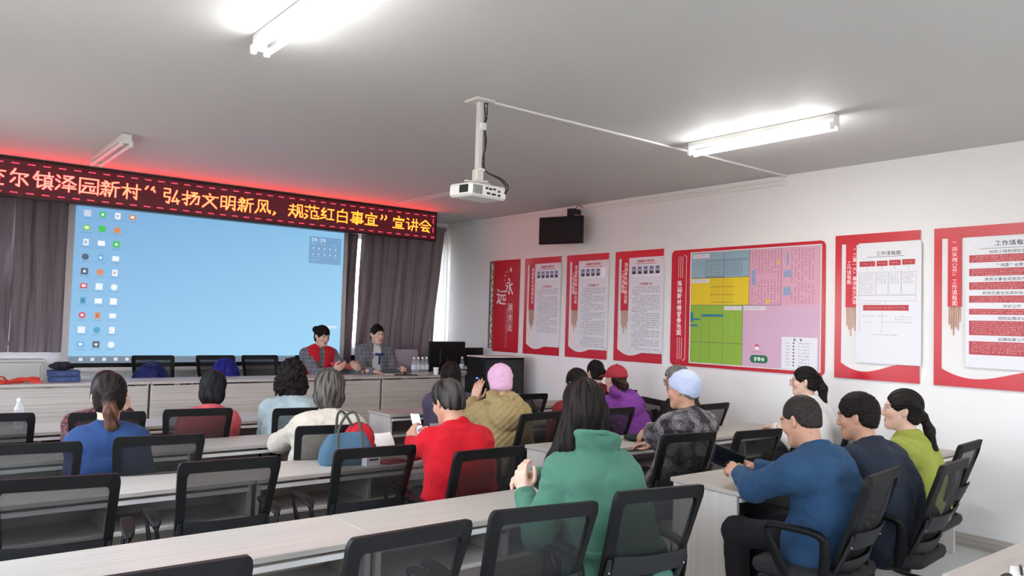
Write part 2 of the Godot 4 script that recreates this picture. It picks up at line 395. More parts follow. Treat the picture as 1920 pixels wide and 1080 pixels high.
# ---------------------------------------------------------------- room shell
func shell():
	var b := MB.new()
	b.box(Vector3((WX + WL) / 2, -0.1, (ZF + ZB) / 2), Vector3(WX - WL + 0.6, 0.2, ZB - ZF + 0.6))
	struct("floor", b, M.floor_tile, "pale glossy tiled floor of the meeting room", "floor")
	b = MB.new()
	b.box(Vector3((WX + WL) / 2, CE + 0.1, (ZF + ZB) / 2), Vector3(WX - WL + 0.6, 0.2, ZB - ZF + 0.6))
	struct("ceiling", b, M.ceiling_paint, "plain off-white plaster ceiling with strip lamps", "ceiling")
	b = MB.new()
	b.box(Vector3(WX + 0.12, CE / 2, (ZF + ZB) / 2), Vector3(0.24, CE, ZB - ZF + 0.48))
	struct("wall_right", b, M.wall_paint, "white wall on the right carrying the red posters", "wall")
	# daylight comes through three windows in the wall beside the camera, outside the picture
	var lw := [[-7.7, -5.7], [-4.9, -2.9], [-1.9, -0.5]]
	b = MB.new()
	b.box(Vector3(WL - 0.12, 0.45, (ZF + ZB) / 2), Vector3(0.24, 0.9, ZB - ZF + 0.48))
	b.box(Vector3(WL - 0.12, (2.6 + CE) / 2, (ZF + ZB) / 2), Vector3(0.24, CE - 2.6, ZB - ZF + 0.48))
	for q in [[ZF - 0.24, -7.7], [-5.7, -4.9], [-2.9, -1.9], [-0.5, ZB + 0.24]]: b.box(Vector3(WL - 0.12, 1.75, (q[0] + q[1]) / 2), Vector3(0.24, 1.7, q[1] - q[0]))
	struct("wall_left", b, M.wall_paint, "white wall with three windows on the left side of the room", "wall")
	for k in 3:
		var z0 = lw[k][0]; var z1 = lw[k][1]
		b = MB.new()
		for z in [z0 + 0.03, (z0 + z1) / 2, z1 - 0.03]: b.box(Vector3(WL - 0.12, 1.75, z), Vector3(0.07, 1.7, 0.06), 0.006)
		for y in [0.93, 2.57]: b.box(Vector3(WL - 0.12, y, (z0 + z1) / 2), Vector3(0.07, 0.06, z1 - z0), 0.006)
		var wn = struct("window_%d" % (k + 3), b, M.white_plastic, "white framed side window, %s from the dais" % ["first", "second", "third"][k], "window")
		for i in 2:
			b = MB.new(); b.box(Vector3(WL - 0.12, 1.75, lerpf(z0, z1, 0.265 + 0.47 * i)), Vector3(0.006, 1.58, (z1 - z0) * 0.44)); part(wn, "pane", b, M.window_glass)
	b = MB.new()   # one rear window too
	b.box(Vector3((WX + WL) / 2, 0.5, ZB + 0.12), Vector3(WX - WL, 1.0, 0.24))
	b.box(Vector3((WX + WL) / 2, (2.6 + CE) / 2, ZB + 0.12), Vector3(WX - WL, CE - 2.6, 0.24))
	for q in [[WL, 1.6], [4.4, WX]]: b.box(Vector3((q[0] + q[1]) / 2, 1.8, ZB + 0.12), Vector3(q[1] - q[0], 1.6, 0.24))
	struct("wall_back", b, M.wall_paint, "white wall with one wide window at the rear of the room", "wall")
	b = MB.new()
	for x in [1.63, 3.0, 4.37]: b.box(Vector3(x, 1.8, ZB + 0.12), Vector3(0.06, 1.6, 0.07), 0.006)
	for y in [1.03, 2.57]: b.box(Vector3(3.0, y, ZB + 0.12), Vector3(2.8, 0.06, 0.07), 0.006)
	var rw = struct("window_6", b, M.white_plastic, "wide white framed rear window behind the camera", "window")
	for i in 2:
		b = MB.new(); b.box(Vector3(2.315 + 1.37 * i, 1.8, ZB + 0.12), Vector3(1.3, 1.48, 0.006)); part(rw, "pane", b, M.window_glass)
	# window wall with two openings
	b = MB.new()
	var zc := ZF - 0.12
	b.box(Vector3((WX + WL) / 2, 0.6, zc), Vector3(WX - WL, 1.2, 0.24))
	b.box(Vector3((WX + WL) / 2, (2.78 + CE) / 2, zc), Vector3(WX - WL, CE - 2.78, 0.24))
	for s in [[WL, 0.1], [1.9, 4.5], [6.44, WX]]:
		b.box(Vector3((s[0] + s[1]) / 2, 1.99, zc), Vector3(s[1] - s[0], 1.58, 0.24))
	struct("wall_front", b, M.wall_paint, "white window wall behind the curtains and the screen", "wall")
	var kk := 1
	for s in [[0.1, 1.9], [4.5, 6.44]]:
		b = MB.new()
		var w = s[1] - s[0]
		for x in [s[0] + 0.03, (s[0] + s[1]) / 2, s[1] - 0.03]: b.box(Vector3(x, 1.99, zc), Vector3(0.06, 1.58, 0.07), 0.006)
		for y in [1.23, 2.75]: b.box(Vector3((s[0] + s[1]) / 2, y, zc), Vector3(w, 0.06, 0.07), 0.006)
		var wn = struct("window_%d" % kk, b, M.white_plastic, "white framed window behind the %s curtain" % ["left", "right"][kk - 1], "window")
		var g := MB.new()
		for i in 2: 
			g = MB.new()
			g.box(Vector3(s[0] + w * (0.27 + 0.46 * i), 1.99, zc), Vector3(w * 0.44, 1.5, 0.006))
			part(wn, "pane", g, M.window_glass)
		kk += 1
	b = MB.new()
	b.box(Vector3((WX + WL) / 2, FLR / 2, (ZF - 7.75) / 2), Vector3(WX - WL, FLR, -7.75 - ZF), 0.004)
	struct("trim_1", b, M.grey_wood, "low dais platform under the speakers' desks", "platform")
	# thin conduits along the top of the poster wall
	b = MB.new()
	b.box(Vector3(WX - 0.011, CE - 0.045, -6.93), Vector3(0.022, 0.016, 5.7), 0.003)
	b.box(Vector3(WX - 0.011, CE - 0.085, -6.93), Vector3(0.022, 0.016, 5.7), 0.003)
	struct("trim_2", b, M.white_plastic, "pair of thin white conduits along the top of the poster wall", "conduit")
	b = MB.new()
	b.box(Vector3(WX - 0.006, 0.05, (ZF + ZB) / 2), Vector3(0.012, 0.1, ZB - ZF), 0.002)
	struct("baseboard_right", b, M.grey_wood, "low grey skirting along the poster wall", "baseboard")

# ---------------------------------------------------------------- strip lamps
func lamp(x, z, lit, label):
	var t = thing("strip_lamp", label, "ceiling lamp", Vector3(x, CE, z), 0.0, "twin-tube strip lamps on the ceiling")
	var b := MB.new()
	b.box(Vector3(0, -0.022, 0), Vector3(0.075, 0.044, 1.2), 0.006)
	part(t, "housing", b, M.white_metal)
	for s in [-1, 1]:
		b = MB.new()
		b.box(Vector3(0, -0.045, s * 0.602), Vector3(0.075, 0.08, 0.012), 0.003)
		for q in [-1, 1]: b.box(Vector3(q * 0.036, -0.085, s * 0.594), Vector3(0.032, 0.05, 0.026), 0.006)
		part(t, "end_bracket", b, M.white_plastic)
		b = MB.new()
		b.tube([Vector3(s * 0.036, -0.09, -0.582), Vector3(s * 0.036, -0.09, 0.582)], 0.0145, 12)
		part(t, "tube", b, M.tube_glow if lit else M.tube_off)
	if lit:
		var al := AreaLight3D.new(); al.name = "down_light"
		al.area_size = Vector2(0.1, 1.15); al.rotation_degrees.x = -90; al.position.y = -0.112
		al.light_color = Color(1.0, 0.99, 0.98); al.light_energy = DOWN_E; al.shadow_enabled = true; al.area_range = 14.0
		t.add_child(al)
		for k in 3:
			var l := OmniLight3D.new(); l.name = "tube_light"
			l.position = Vector3(0, -0.125, (k - 1) * 0.4); l.light_size = 0.06
			l.light_color = Color(1.0, 0.99, 0.98); l.light_energy = LAMP_E; l.shadow_enabled = true
			l.omni_range = 14.0; l.omni_attenuation = 2.0
			t.add_child(l, true)

const LAMP_E := 0.14
const DOWN_E := 1.5
func lamps():
	lamp(1.43, -3.38, true, "lit twin-tube strip lamp at the top of the picture above the left desks")
	lamp(4.87, -3.30, true, "lit twin-tube strip lamp on the right beyond the projector")
	lamp(1.43, -7.55, false, "unlit twin-tube strip lamp reddened by the sign just below it")
	for q in [0.0, 0.09]:
		var b := MB.new(); b.box(Vector3(4.86 + q, CE - 0.005, -7.8), Vector3(0.022, 0.01, 1.3), 0.002)
		single("ceiling_duct", b, M.white_metal, "thin flat ceiling duct near the sign's right end, %s" % ("nearer the middle of the room" if q == 0.0 else "nearer the poster wall"), "duct", "flat ceiling ducts by the sign")
	lamp(1.43, 0.6, true, "lit twin-tube strip lamp behind the camera on the left")
	lamp(4.87, 0.6, true, "lit twin-tube strip lamp behind the camera on the right")

# ---------------------------------------------------------------- LED sign
func led_sign():
	var x0 := 0.368; var x1 := 5.687; var y0 := 2.670; var y1 := 3.060; var z := -8.866
	var t = thing("led_sign", "long red LED message sign with scrolling characters hung below the ceiling over the screen", "sign", Vector3((x0 + x1) / 2, y0, z))
	var w := x1 - x0; var h := y1 - y0
	var b := MB.new()
	var fr := 0.022
	b.box(Vector3(0, fr / 2, 0), Vector3(w, fr, 0.07), 0.004)
	b.box(Vector3(0, h - fr / 2, 0), Vector3(w, fr, 0.07), 0.004)
	for s in [-1, 1]: b.box(Vector3(s * (w - fr) / 2, h / 2, 0), Vector3(fr, h - 2 * fr, 0.07), 0.004)
	b.box(Vector3(0, h / 2, -0.03), Vector3(w, h - 0.01, 0.012))
	part(t, "frame", b, mat("sign_frame", c8(40, 12, 16), 0.35))
	b = MB.new()
	for x in [-2.2, -0.7, 0.8, 2.3]: b.tube([Vector3(x, h - 0.005, 0), Vector3(x, CE - y0 + 0.01, 0)], 0.006, 6)
	part(t, "hanger", b, M.black_metal)
	# the lit face
	var W := 2048; var H := 144
	var im := Image.create(W, H, false, Image.FORMAT_RGB8)
	im.fill(c8(52, 9, 17))
	var r := RandomNumberGenerator.new(); r.seed = 5
	for y in range(0, H, 4):
		for x in range(0, W, 4):
			var v := r.randf()
			im.fill_rect(Rect2i(x, y, 3, 3), c8(44, 8, 14).lerp(c8(92, 14, 26), v * v))
	var px := W / w   # pixels per metre
	var s := "查尔镇泽园新村“弘扬文明新风，规范红白事宜”宣讲会"
	for i in s.length():
		var cx = (0.866 + 0.2027 * (i - 1) - x0) * px
		var hot = clampf((cx / W - 0.15) / 0.6, 0.0, 1.0)
		var g := 68.0
		for pass_ in 2:
			glyph(im, s[i], cx - g / 2, 37, g, g, 10.0 if pass_ == 0 else 6.0, c8(176, 20, 30) if pass_ == 0 else c8(255, 168, 150).lerp(c8(255, 205, 60), hot))
	var pitch := 0.134 * px
	var xx := 12.0
	while xx < W - 20:
		for yy in [11, H - 15]: im.fill_rect(Rect2i(int(xx), yy, int(pitch * 0.52), 5), c8(255, 70, 100))
		xx += pitch
	for yy in [26, 76]: im.fill_rect(Rect2i(W - 14, yy, 5, 28), c8(255, 70, 100))
	var m := mat("led_face", c8(40, 8, 12), 0.5)
	m.emission_enabled = true; m.emission_texture = ImageTexture.create_from_image(im); m.emission = Color.BLACK
	m.emission_energy_multiplier = 1.15
	b = MB.new()
	b.slab(w - 2 * fr, h - 2 * fr, 0.02, Transform3D(Basis(), Vector3(-w / 2 + fr, fr, 0.022)))
	part(t, "display_face", b, m, "dark red display face with pale yellow and pink characters")
	var l := AreaLight3D.new(); l.name = "sign_light"
	l.area_size = Vector2(w - 0.1, h - 0.08); l.position = Vector3(0, h / 2, 0.06); l.rotation_degrees.y = 180   # shines towards +z
	l.light_color = Color(1.0, 0.10, 0.16); l.light_energy = SIGN_E; l.shadow_enabled = true; l.area_range = 12.0
	t.add_child(l)
const SIGN_E := 1.7

# ---------------------------------------------------------------- projection screen, curtains, projector
func screen_wall():
	var x0 := 1.49; var x1 := 4.655; var y0 := 1.035; var y1 := 2.735; var z := -9.5
	var w := x1 - x0; var h := y1 - y0
	var t = thing("projection_screen", "wide pull-down projection screen showing a pale blue computer desktop", "screen", Vector3((x0 + x1) / 2, y0, z))
	var b := MB.new()
	b.box(Vector3(0, h + 0.06, -0.02), Vector3(w + 0.2, 0.11, 0.09), 0.012)
	part(t, "roller_case", b, M.black_plastic)
	for q in [-0.9, 0.9]:
		b = MB.new(); b.box(Vector3(q, h + 0.06, -0.165), Vector3(0.04, 0.05, 0.2), 0.004); part(t, "wall_bracket", b, M.black_metal)
	b = MB.new()
	b.box(Vector3(0, -0.075, 0), Vector3(w + 0.1, 0.045, 0.03), 0.006)
	part(t, "weight_bar", b, M.white_metal)
	b = MB.new()
	b.box(Vector3(0, h / 2 - 0.02, -0.008), Vector3(w + 0.13, h + 0.09, 0.006))
	part(t, "border", b, mat("screen_border", c8(196, 190, 186), 0.8))
	b = MB.new()
	b.box(Vector3(0, -0.03, -0.002), Vector3(w + 0.02, 0.05, 0.006))
	part(t, "lower_border", b, M.black_plastic)
	var W := 1536; var H := 824
	var im := Image.create(W, H, false, Image.FORMAT_RGB8)
	for yy in H:
		for q in 96:
			var u := (q + 0.5) / 96.0; var vv := float(yy) / H
			var c := c8(118, 168, 212).lerp(c8(150, 205, 236), clampf(u * 0.6 + vv * 0.55, 0, 1))
			im.fill_rect(Rect2i(q * 16, yy, 16, 1), c)
	var r := RandomNumberGenerator.new(); r.seed = 21
	var pal := [c8(196, 206, 222), c8(120, 200, 60), c8(60, 190, 90), c8(214, 130, 80), c8(225, 235, 245), c8(70, 84, 104), c8(90, 160, 220), c8(205, 70, 90), c8(240, 240, 245), c8(60, 150, 190)]
	var tops := [[0, 2, 8, 3], [1, 2, 3], [4, 8, 2], [5, 6, 4], [5, 3, 8], [7, 4, 4], [9, 8, 8], [7, 3, 4], [4, 9, 8], [6, 5, 4]]
	for row in tops.size():
		for col in tops[row].size():
			var cx: int = 38 + col * 73; var cy: int = 18 + row * 77
			var c = pal[tops[row][col]]
			match (row * 3 + col) % 4:
				0: im.fill_rect(Rect2i(cx, cy, 34, 34), c)
				1:
					for dy in 34: 
						var hw := int(sqrt(maxf(0, 17.0 * 17.0 - (dy - 17.0) * (dy - 17.0))))
						im.fill_rect(Rect2i(cx + 17 - hw, cy + dy, hw * 2, 1), c)
				2: im.fill_rect(Rect2i(cx + 4, cy, 26, 34), c); im.fill_rect(Rect2i(cx + 10, cy + 9, 12, 16), c.darkened(0.25))
				3: im.fill_rect(Rect2i(cx, cy + 4, 34, 26), c); im.fill_rect(Rect2i(cx + 8, cy + 10, 18, 12), c8(235, 240, 245))
			if (row + col) % 3 == 1: im.fill_rect(Rect2i(cx + 11, cy + 11, 12, 12), c8(240, 244, 248))
			small_print(im, r, cx - 8, cy + 40, 52, 7, c8(70, 110, 150))
	# clock widget and taskbar
	for yy in range(40, 210): 
		for xx in range(1300, 1520): im.set_pixel(xx, yy, im.get_pixel(xx, yy).lerp(c8(88, 128, 172), 0.55))
	var wc := c8(225, 236, 246)
	for i in 5: glyph(im, "09:29"[i], 1316 + i * 19, 50, 15, 22, 2.6, wc)
	for i in 3: small_print(im, r, 1316 + i * 72, 84, 34, 7, wc)
	for j in 2:
		for i in 5: im.fill_rect(Rect2i(1324 + i * 38, 110 + j * 38, 9, 7), wc)
		small_print(im, r, 1316, 124 + j * 38, 180, 6, c8(170, 196, 222))
	small_print(im, r, 1316, 186, 60, 7, wc)
	im.fill_rect(Rect2i(1380, 600, 130, 18), c8(205, 228, 240)); small_print(im, r, 1390, 604, 110, 9, c8(110, 160, 200))
	im.fill_rect(Rect2i(0, H - 34, W, 34), c8(104, 122, 138))
	for i in 9: im.fill_rect(Rect2i(50 + i * 56, H - 26, 18, 17), c8(210, 216, 224))
	var m := mat("screen_image", c8(90, 92, 94), 0.9)
	m.emission_enabled = true; m.emission_texture = ImageTexture.create_from_image(im); m.emission = Color.BLACK; m.emission_energy_multiplier = 0.80
	b = MB.new()
	b.slab(w, h, 0.004, Transform3D(Basis(), Vector3(-w / 2, 0, 0.004)))
	part(t, "screen_fabric", b, m, "glowing pale blue desktop with columns of small icons on the left")
	var al := AreaLight3D.new(); al.name = "screen_light"
	al.area_size = Vector2(w, h); al.position = Vector3(0, h / 2, 0.02); al.rotation_degrees.y = 180
	al.light_color = Color(0.62, 0.80, 0.95); al.light_energy = 0.25; al.shadow_enabled = true; al.area_range = 12.0
	t.add_child(al)
	# curtains: [x at top left, x at top right, x at bottom left, x at bottom right, bottom, folds]
	var sets := [[-0.3, 0.965, -0.3, 0.955, 1.14, 7, "dark grey curtain at the far left behind the desk end"], [0.95, 1.66, 0.96, 1.68, 1.14, 4, "dark grey curtain immediately left of the projection screen"],
		[4.45, 4.955, 4.45, 4.90, 0.2, 3, "narrow dark curtain between the screen and the bright gap"], [5.01, 6.385, 4.93, 6.12, 0.2, 7, "wide dark grey curtain right of the bright gap"]]
	for s in sets:
		b = MB.new()
		var nz := noise(int(s[5]) + 40, 0.9, 2)
		b.grid(int(s[5]) * 16, 14, func(u, v):
			var x = lerpf(lerpf(s[2], s[3], u), lerpf(s[0], s[1], u), v)
			var ph = u * s[5] * TAU + nz.get_noise_2d(u * 9.0, v * 1.3) * 2.2
			var zz = -9.645 - 0.055 * pow(absf(cos(ph * 0.5)), 10.0) + 0.012 * sin(ph) + 0.010 * sin(ph * 0.37 + 1.0 + v)
			return Vector3(x + 0.006 * cos(ph), lerpf(s[4], 2.96, v), zz))
		var o = thing("curtain", s[6], "curtain", Vector3.ZERO, 0.0, "dark window curtains")
		part(o, "drape", b, M.curtain_cloth)
		var hb := MB.new()
		hb.box(Vector3((s[0] + s[1]) / 2, 2.955, -9.66), Vector3(s[1] - s[0], 0.05, 0.05), 0.01)
		part(o, "heading_tape", hb, M.curtain_cloth)
	var o2 = thing("sheer_curtain", "white translucent curtain hanging in the corner beside the dark curtain", "curtain")
	b = MB.new()
	b.grid(60, 10, func(u, v):
		var ph = u * 5 * TAU
		return Vector3(lerpf(6.10, 6.475, u), lerpf(0.25, 3.0, v), -9.715 + 0.016 * sin(ph)))
	part(o2, "drape", b, M.sheer_cloth)
	b = MB.new()
	b.tube([Vector3(-0.3, 3.0, -9.66), Vector3(6.47, 3.0, -9.66)], 0.014, 10)
	single("curtain_rod", b, M.white_metal, "white curtain rod running across the window wall under the ceiling", "curtain rod")
	# low cabinet under the left window
	t = thing("low_cabinet", "low pale grey cabinet under the left window behind the desk", "cabinet", Vector3(0.5, FLR, -9.5))
	b = MB.new(); b.box(Vector3(0, 0.45, 0), Vector3(1.5, 0.86, 0.24), 0.004); part(t, "body", b, M.white_metal)
	b = MB.new(); b.box(Vector3(0, 0.895, 0.005), Vector3(1.54, 0.03, 0.27), 0.005); part(t, "top_board", b, M.white_metal)
	for s in [-1, 1]:
		b = MB.new(); b.box(Vector3(s * 0.37, 0.45, 0.125), Vector3(0.71, 0.8, 0.014), 0.003); part(t, "door", b, M.white_metal)
	# projector
	t = thing("projector", "white projector hanging from the ceiling on a white pole", "projector", Vector3(2.965, CE, -4.13))
	b = MB.new()
	b.box(Vector3(0, -0.008, 0), Vector3(0.15, 0.016, 0.15), 0.004); b.box(Vector3(0, -0.28, 0), Vector3(0.036, 0.54, 0.036), 0.004)
	part(t, "pole", b, M.white_metal)
	b = MB.new(); b.box(Vector3(0, -0.505, 0), Vector3(0.06, 0.085, 0.055), 0.006); b.box(Vector3(0.0, -0.548, 0), Vector3(0.2, 0.01, 0.03), 0.003); b.box(Vector3(0, -0.553, 0), Vector3(0.03, 0.01, 0.2), 0.003)
	part(t, "bracket", b, M.white_metal)
	var pr := Node3D.new()
	var bx := Transform3D(Basis(Vector3.UP, 0.06) * Basis(Vector3.RIGHT, 0.03), Vector3(0.02, -0.61, -0.02))
	b = MB.new(); b.box(Vector3.ZERO, Vector3(0.31, 0.088, 0.23), 0.014, bx)
	var body = part(t, "body", b, M.white_plastic)
	b = MB.new(); b.box(Vector3(-0.156, 0.004, 0.045), Vector3(0.004, 0.05, 0.09), 0.001, bx)
	part(body, "side_grille", b, M.grey_plastic)
	b = MB.new()
	for i in 7: b.box(Vector3(-0.128 + i * 0.011, 0.002, 0.1155), Vector3(0.005, 0.056, 0.003), 0.0005, bx)
	part(body, "rear_vent", b, M.grey_plastic)
	b = MB.new()
	for q in [[-0.02, 0.018, 0.022], [0.012, 0.016, 0.026], [0.045, 0.018, 0.02], [-0.005, -0.014, 0.03], [0.04, -0.016, 0.034], [0.085, 0.008, 0.02], [0.085, -0.018, 0.026]]:
		b.box(Vector3(q[0], q[1], 0.116), Vector3(q[2], 0.013, 0.004), 0.001, bx)
	part(body, "socket", b, M.grey_plastic)
	b = MB.new(); b.tube([bx * Vector3(0.07, 0.0, -0.112), bx * Vector3(0.07, 0.0, -0.135)], [0.036, 0.032], 16)
	part(body, "lens", b, M.black_gloss)
	for k in 2:
		b = MB.new()
		b.tube(smooth_path([Vector3(0.05, -0.012, 0.02 + 0.01 * k), Vector3(0.02 + 0.02 * k, -0.03, 0.025), Vector3(0.03 + 0.012 * k, -0.11, 0.024), Vector3(0.027, -0.17, 0.022), Vector3(0.034 + 0.01 * k, -0.28, 0.022), Vector3(0.03 - 0.012 * k, -0.42, 0.024), Vector3(0.05, -0.475, 0.03), Vector3(0.12, -0.52, 0.08 + 0.02 * k), Vector3(0.135 + 0.02 * k, -0.575, 0.13), Vector3(0.14, -0.62, 0.115)]), 0.0048, 7)
		part(t, "cable", b, M.black_cable)
	for y in [-0.175, -0.465]:
		b = MB.new(); b.box(Vector3(0.012, y, 0.01), Vector3(0.05, 0.05 if y > -0.3 else 0.02, 0.05), 0.006); part(t, "cable_clip", b, M.white_plastic)
	b = MB.new(); b.box(Vector3(4.755, CE - 0.008, -4.09), Vector3(3.49, 0.014, 0.026), 0.004)
	single("cable_duct", b, M.white_plastic, "thin white cable duct crossing the ceiling from the projector to the poster wall", "cable duct")
	# small television high on the poster wall
	var tv = thing("television", "small black television tilted on a bracket high on the poster wall", "television", Vector3(6.24, 2.57, -6.94), deg_to_rad(-72))
	b = MB.new(); b.box(Vector3(0, 0.165, 0), Vector3(0.60, 0.33, 0.045), 0.006); part(tv, "casing", b, M.black_plastic)
	b = MB.new(); b.box(Vector3(0, 0.17, 0.0235), Vector3(0.56, 0.285, 0.003), 0.001); part(tv, "screen_panel", b, M.black_gloss)
	b = MB.new(); b.box(Vector3(0.1, 0.36, -0.06), Vector3(0.09, 0.14, 0.05), 0.005); b.box(Vector3(0.1, 0.2, -0.05), Vector3(0.12, 0.2, 0.05), 0.004); b.box(Vector3(0.13, 0.40, -0.13), Vector3(0.05, 0.06, 0.16), 0.004)
	part(tv, "wall_bracket", b, M.black_metal)
	b = MB.new(); b.tube(smooth_path([Vector3(0.14, 0.42, -0.08), Vector3(0.16, 0.47, -0.12), Vector3(0.19, 0.46, -0.2)]), 0.004, 6); part(tv, "cable", b, M.black_cable)

# ---------------------------------------------------------------- posters
func poster_base(nm, label, z, w, h, group = "") -> Node3D:
	return thing(nm, label, "poster", Vector3(WX - 0.003, 1.21, z), -PI / 2, group)

func wave_board(t, w, h, band, topb):
	var b := MB.new()
	b.slab(w, h, 0.008, Transform3D(Basis(), Vector3(0, 0, 0.008)))
	part(t, "backing_board", b, M.poster_white)
	b = MB.new()
	b.extrude(PackedVector2Array([Vector2(0, 0), Vector2(band, 0), Vector2(band, h - topb), Vector2(w, h - topb), Vector2(w, h), Vector2(0, h)]), 0.005, Transform3D(Basis(), Vector3(0, 0, 0.008)))
	part(t, "red_border", b, M.poster_red)
	b = MB.new()
	var wave := PackedVector2Array([Vector2(band, 0), Vector2(w, 0)])
	for i in 21:
		var u := 1.0 - i / 20.0
		wave.append(Vector2(lerpf(band, w, u), h * (0.088 + 0.038 * sin((u - 0.58) * 5.0)) + (0.03 * h * pow(1 - u, 6.0))))
	b.extrude(wave, 0.005, Transform3D(Basis(), Vector3(0, 0, 0.008)))
	part(t, "red_wave", b, M.poster_red)

func ribbon(t, x, y0, y1, w, cols: Array, cell: float):
	var PXM := 560.0
	var im := Image.create(int(w * PXM), int((y1 - y0) * PXM), false, Image.FORMAT_RGB8)
	im.fill(c8(200, 26, 46))
	for q in cols:   # [text, x fraction, y metres from top]
		write_column(im, q[0], w * PXM * q[1] - cell * PXM * 0.43, q[2] * PXM, cell * PXM, maxf(1.6, cell * PXM * 0.09), c8(246, 226, 220))
	var m := print_mat(t.name + "_ribbon", im)
	var b := MB.new()
	b.slab(w, y1 - y0, 0.004, Transform3D(Basis(), Vector3(x, y0, 0.017)))
	part(t, "title_ribbon", b, m)
	var b2 := MB.new()
	var hs := [0.17, 0.21, 0.27, 0.19, 0.22, 0.14]
	for i in 6: b2.box(Vector3(x + w * (0.1 + 0.16 * i), y0 - hs[i] * 0.5 * w / 0.12, 0.0125), Vector3(0.008, hs[i] * w / 0.12, 0.003))
	part(t, "tassel", b2, M.tassel)

func content(t, im: Image, x, y, w, h):
	var m := print_mat(t.name + "_print", im)
	var b := MB.new()
	b.slab(w, h, 0.004, Transform3D(Basis(), Vector3(x, y, 0.024)))
	part(t, "printed_panel", b, m)
	b = MB.new()
	for q in [[0.02, 0.02], [w - 0.02, 0.02], [0.02, h - 0.02], [w - 0.02, h - 0.02]]:
		b.tube([Vector3(x + q[0], y + q[1], 0.008), Vector3(x + q[0], y + q[1], 0.027)], 0.006, 8)
	part(t, "standoff", b, M.chrome)

func paper_image(w: int, h: int) -> Image:
	var im := Image.create(w, h, false, Image.FORMAT_RGB8)
	im.fill(c8(222, 222, 226))
	return im

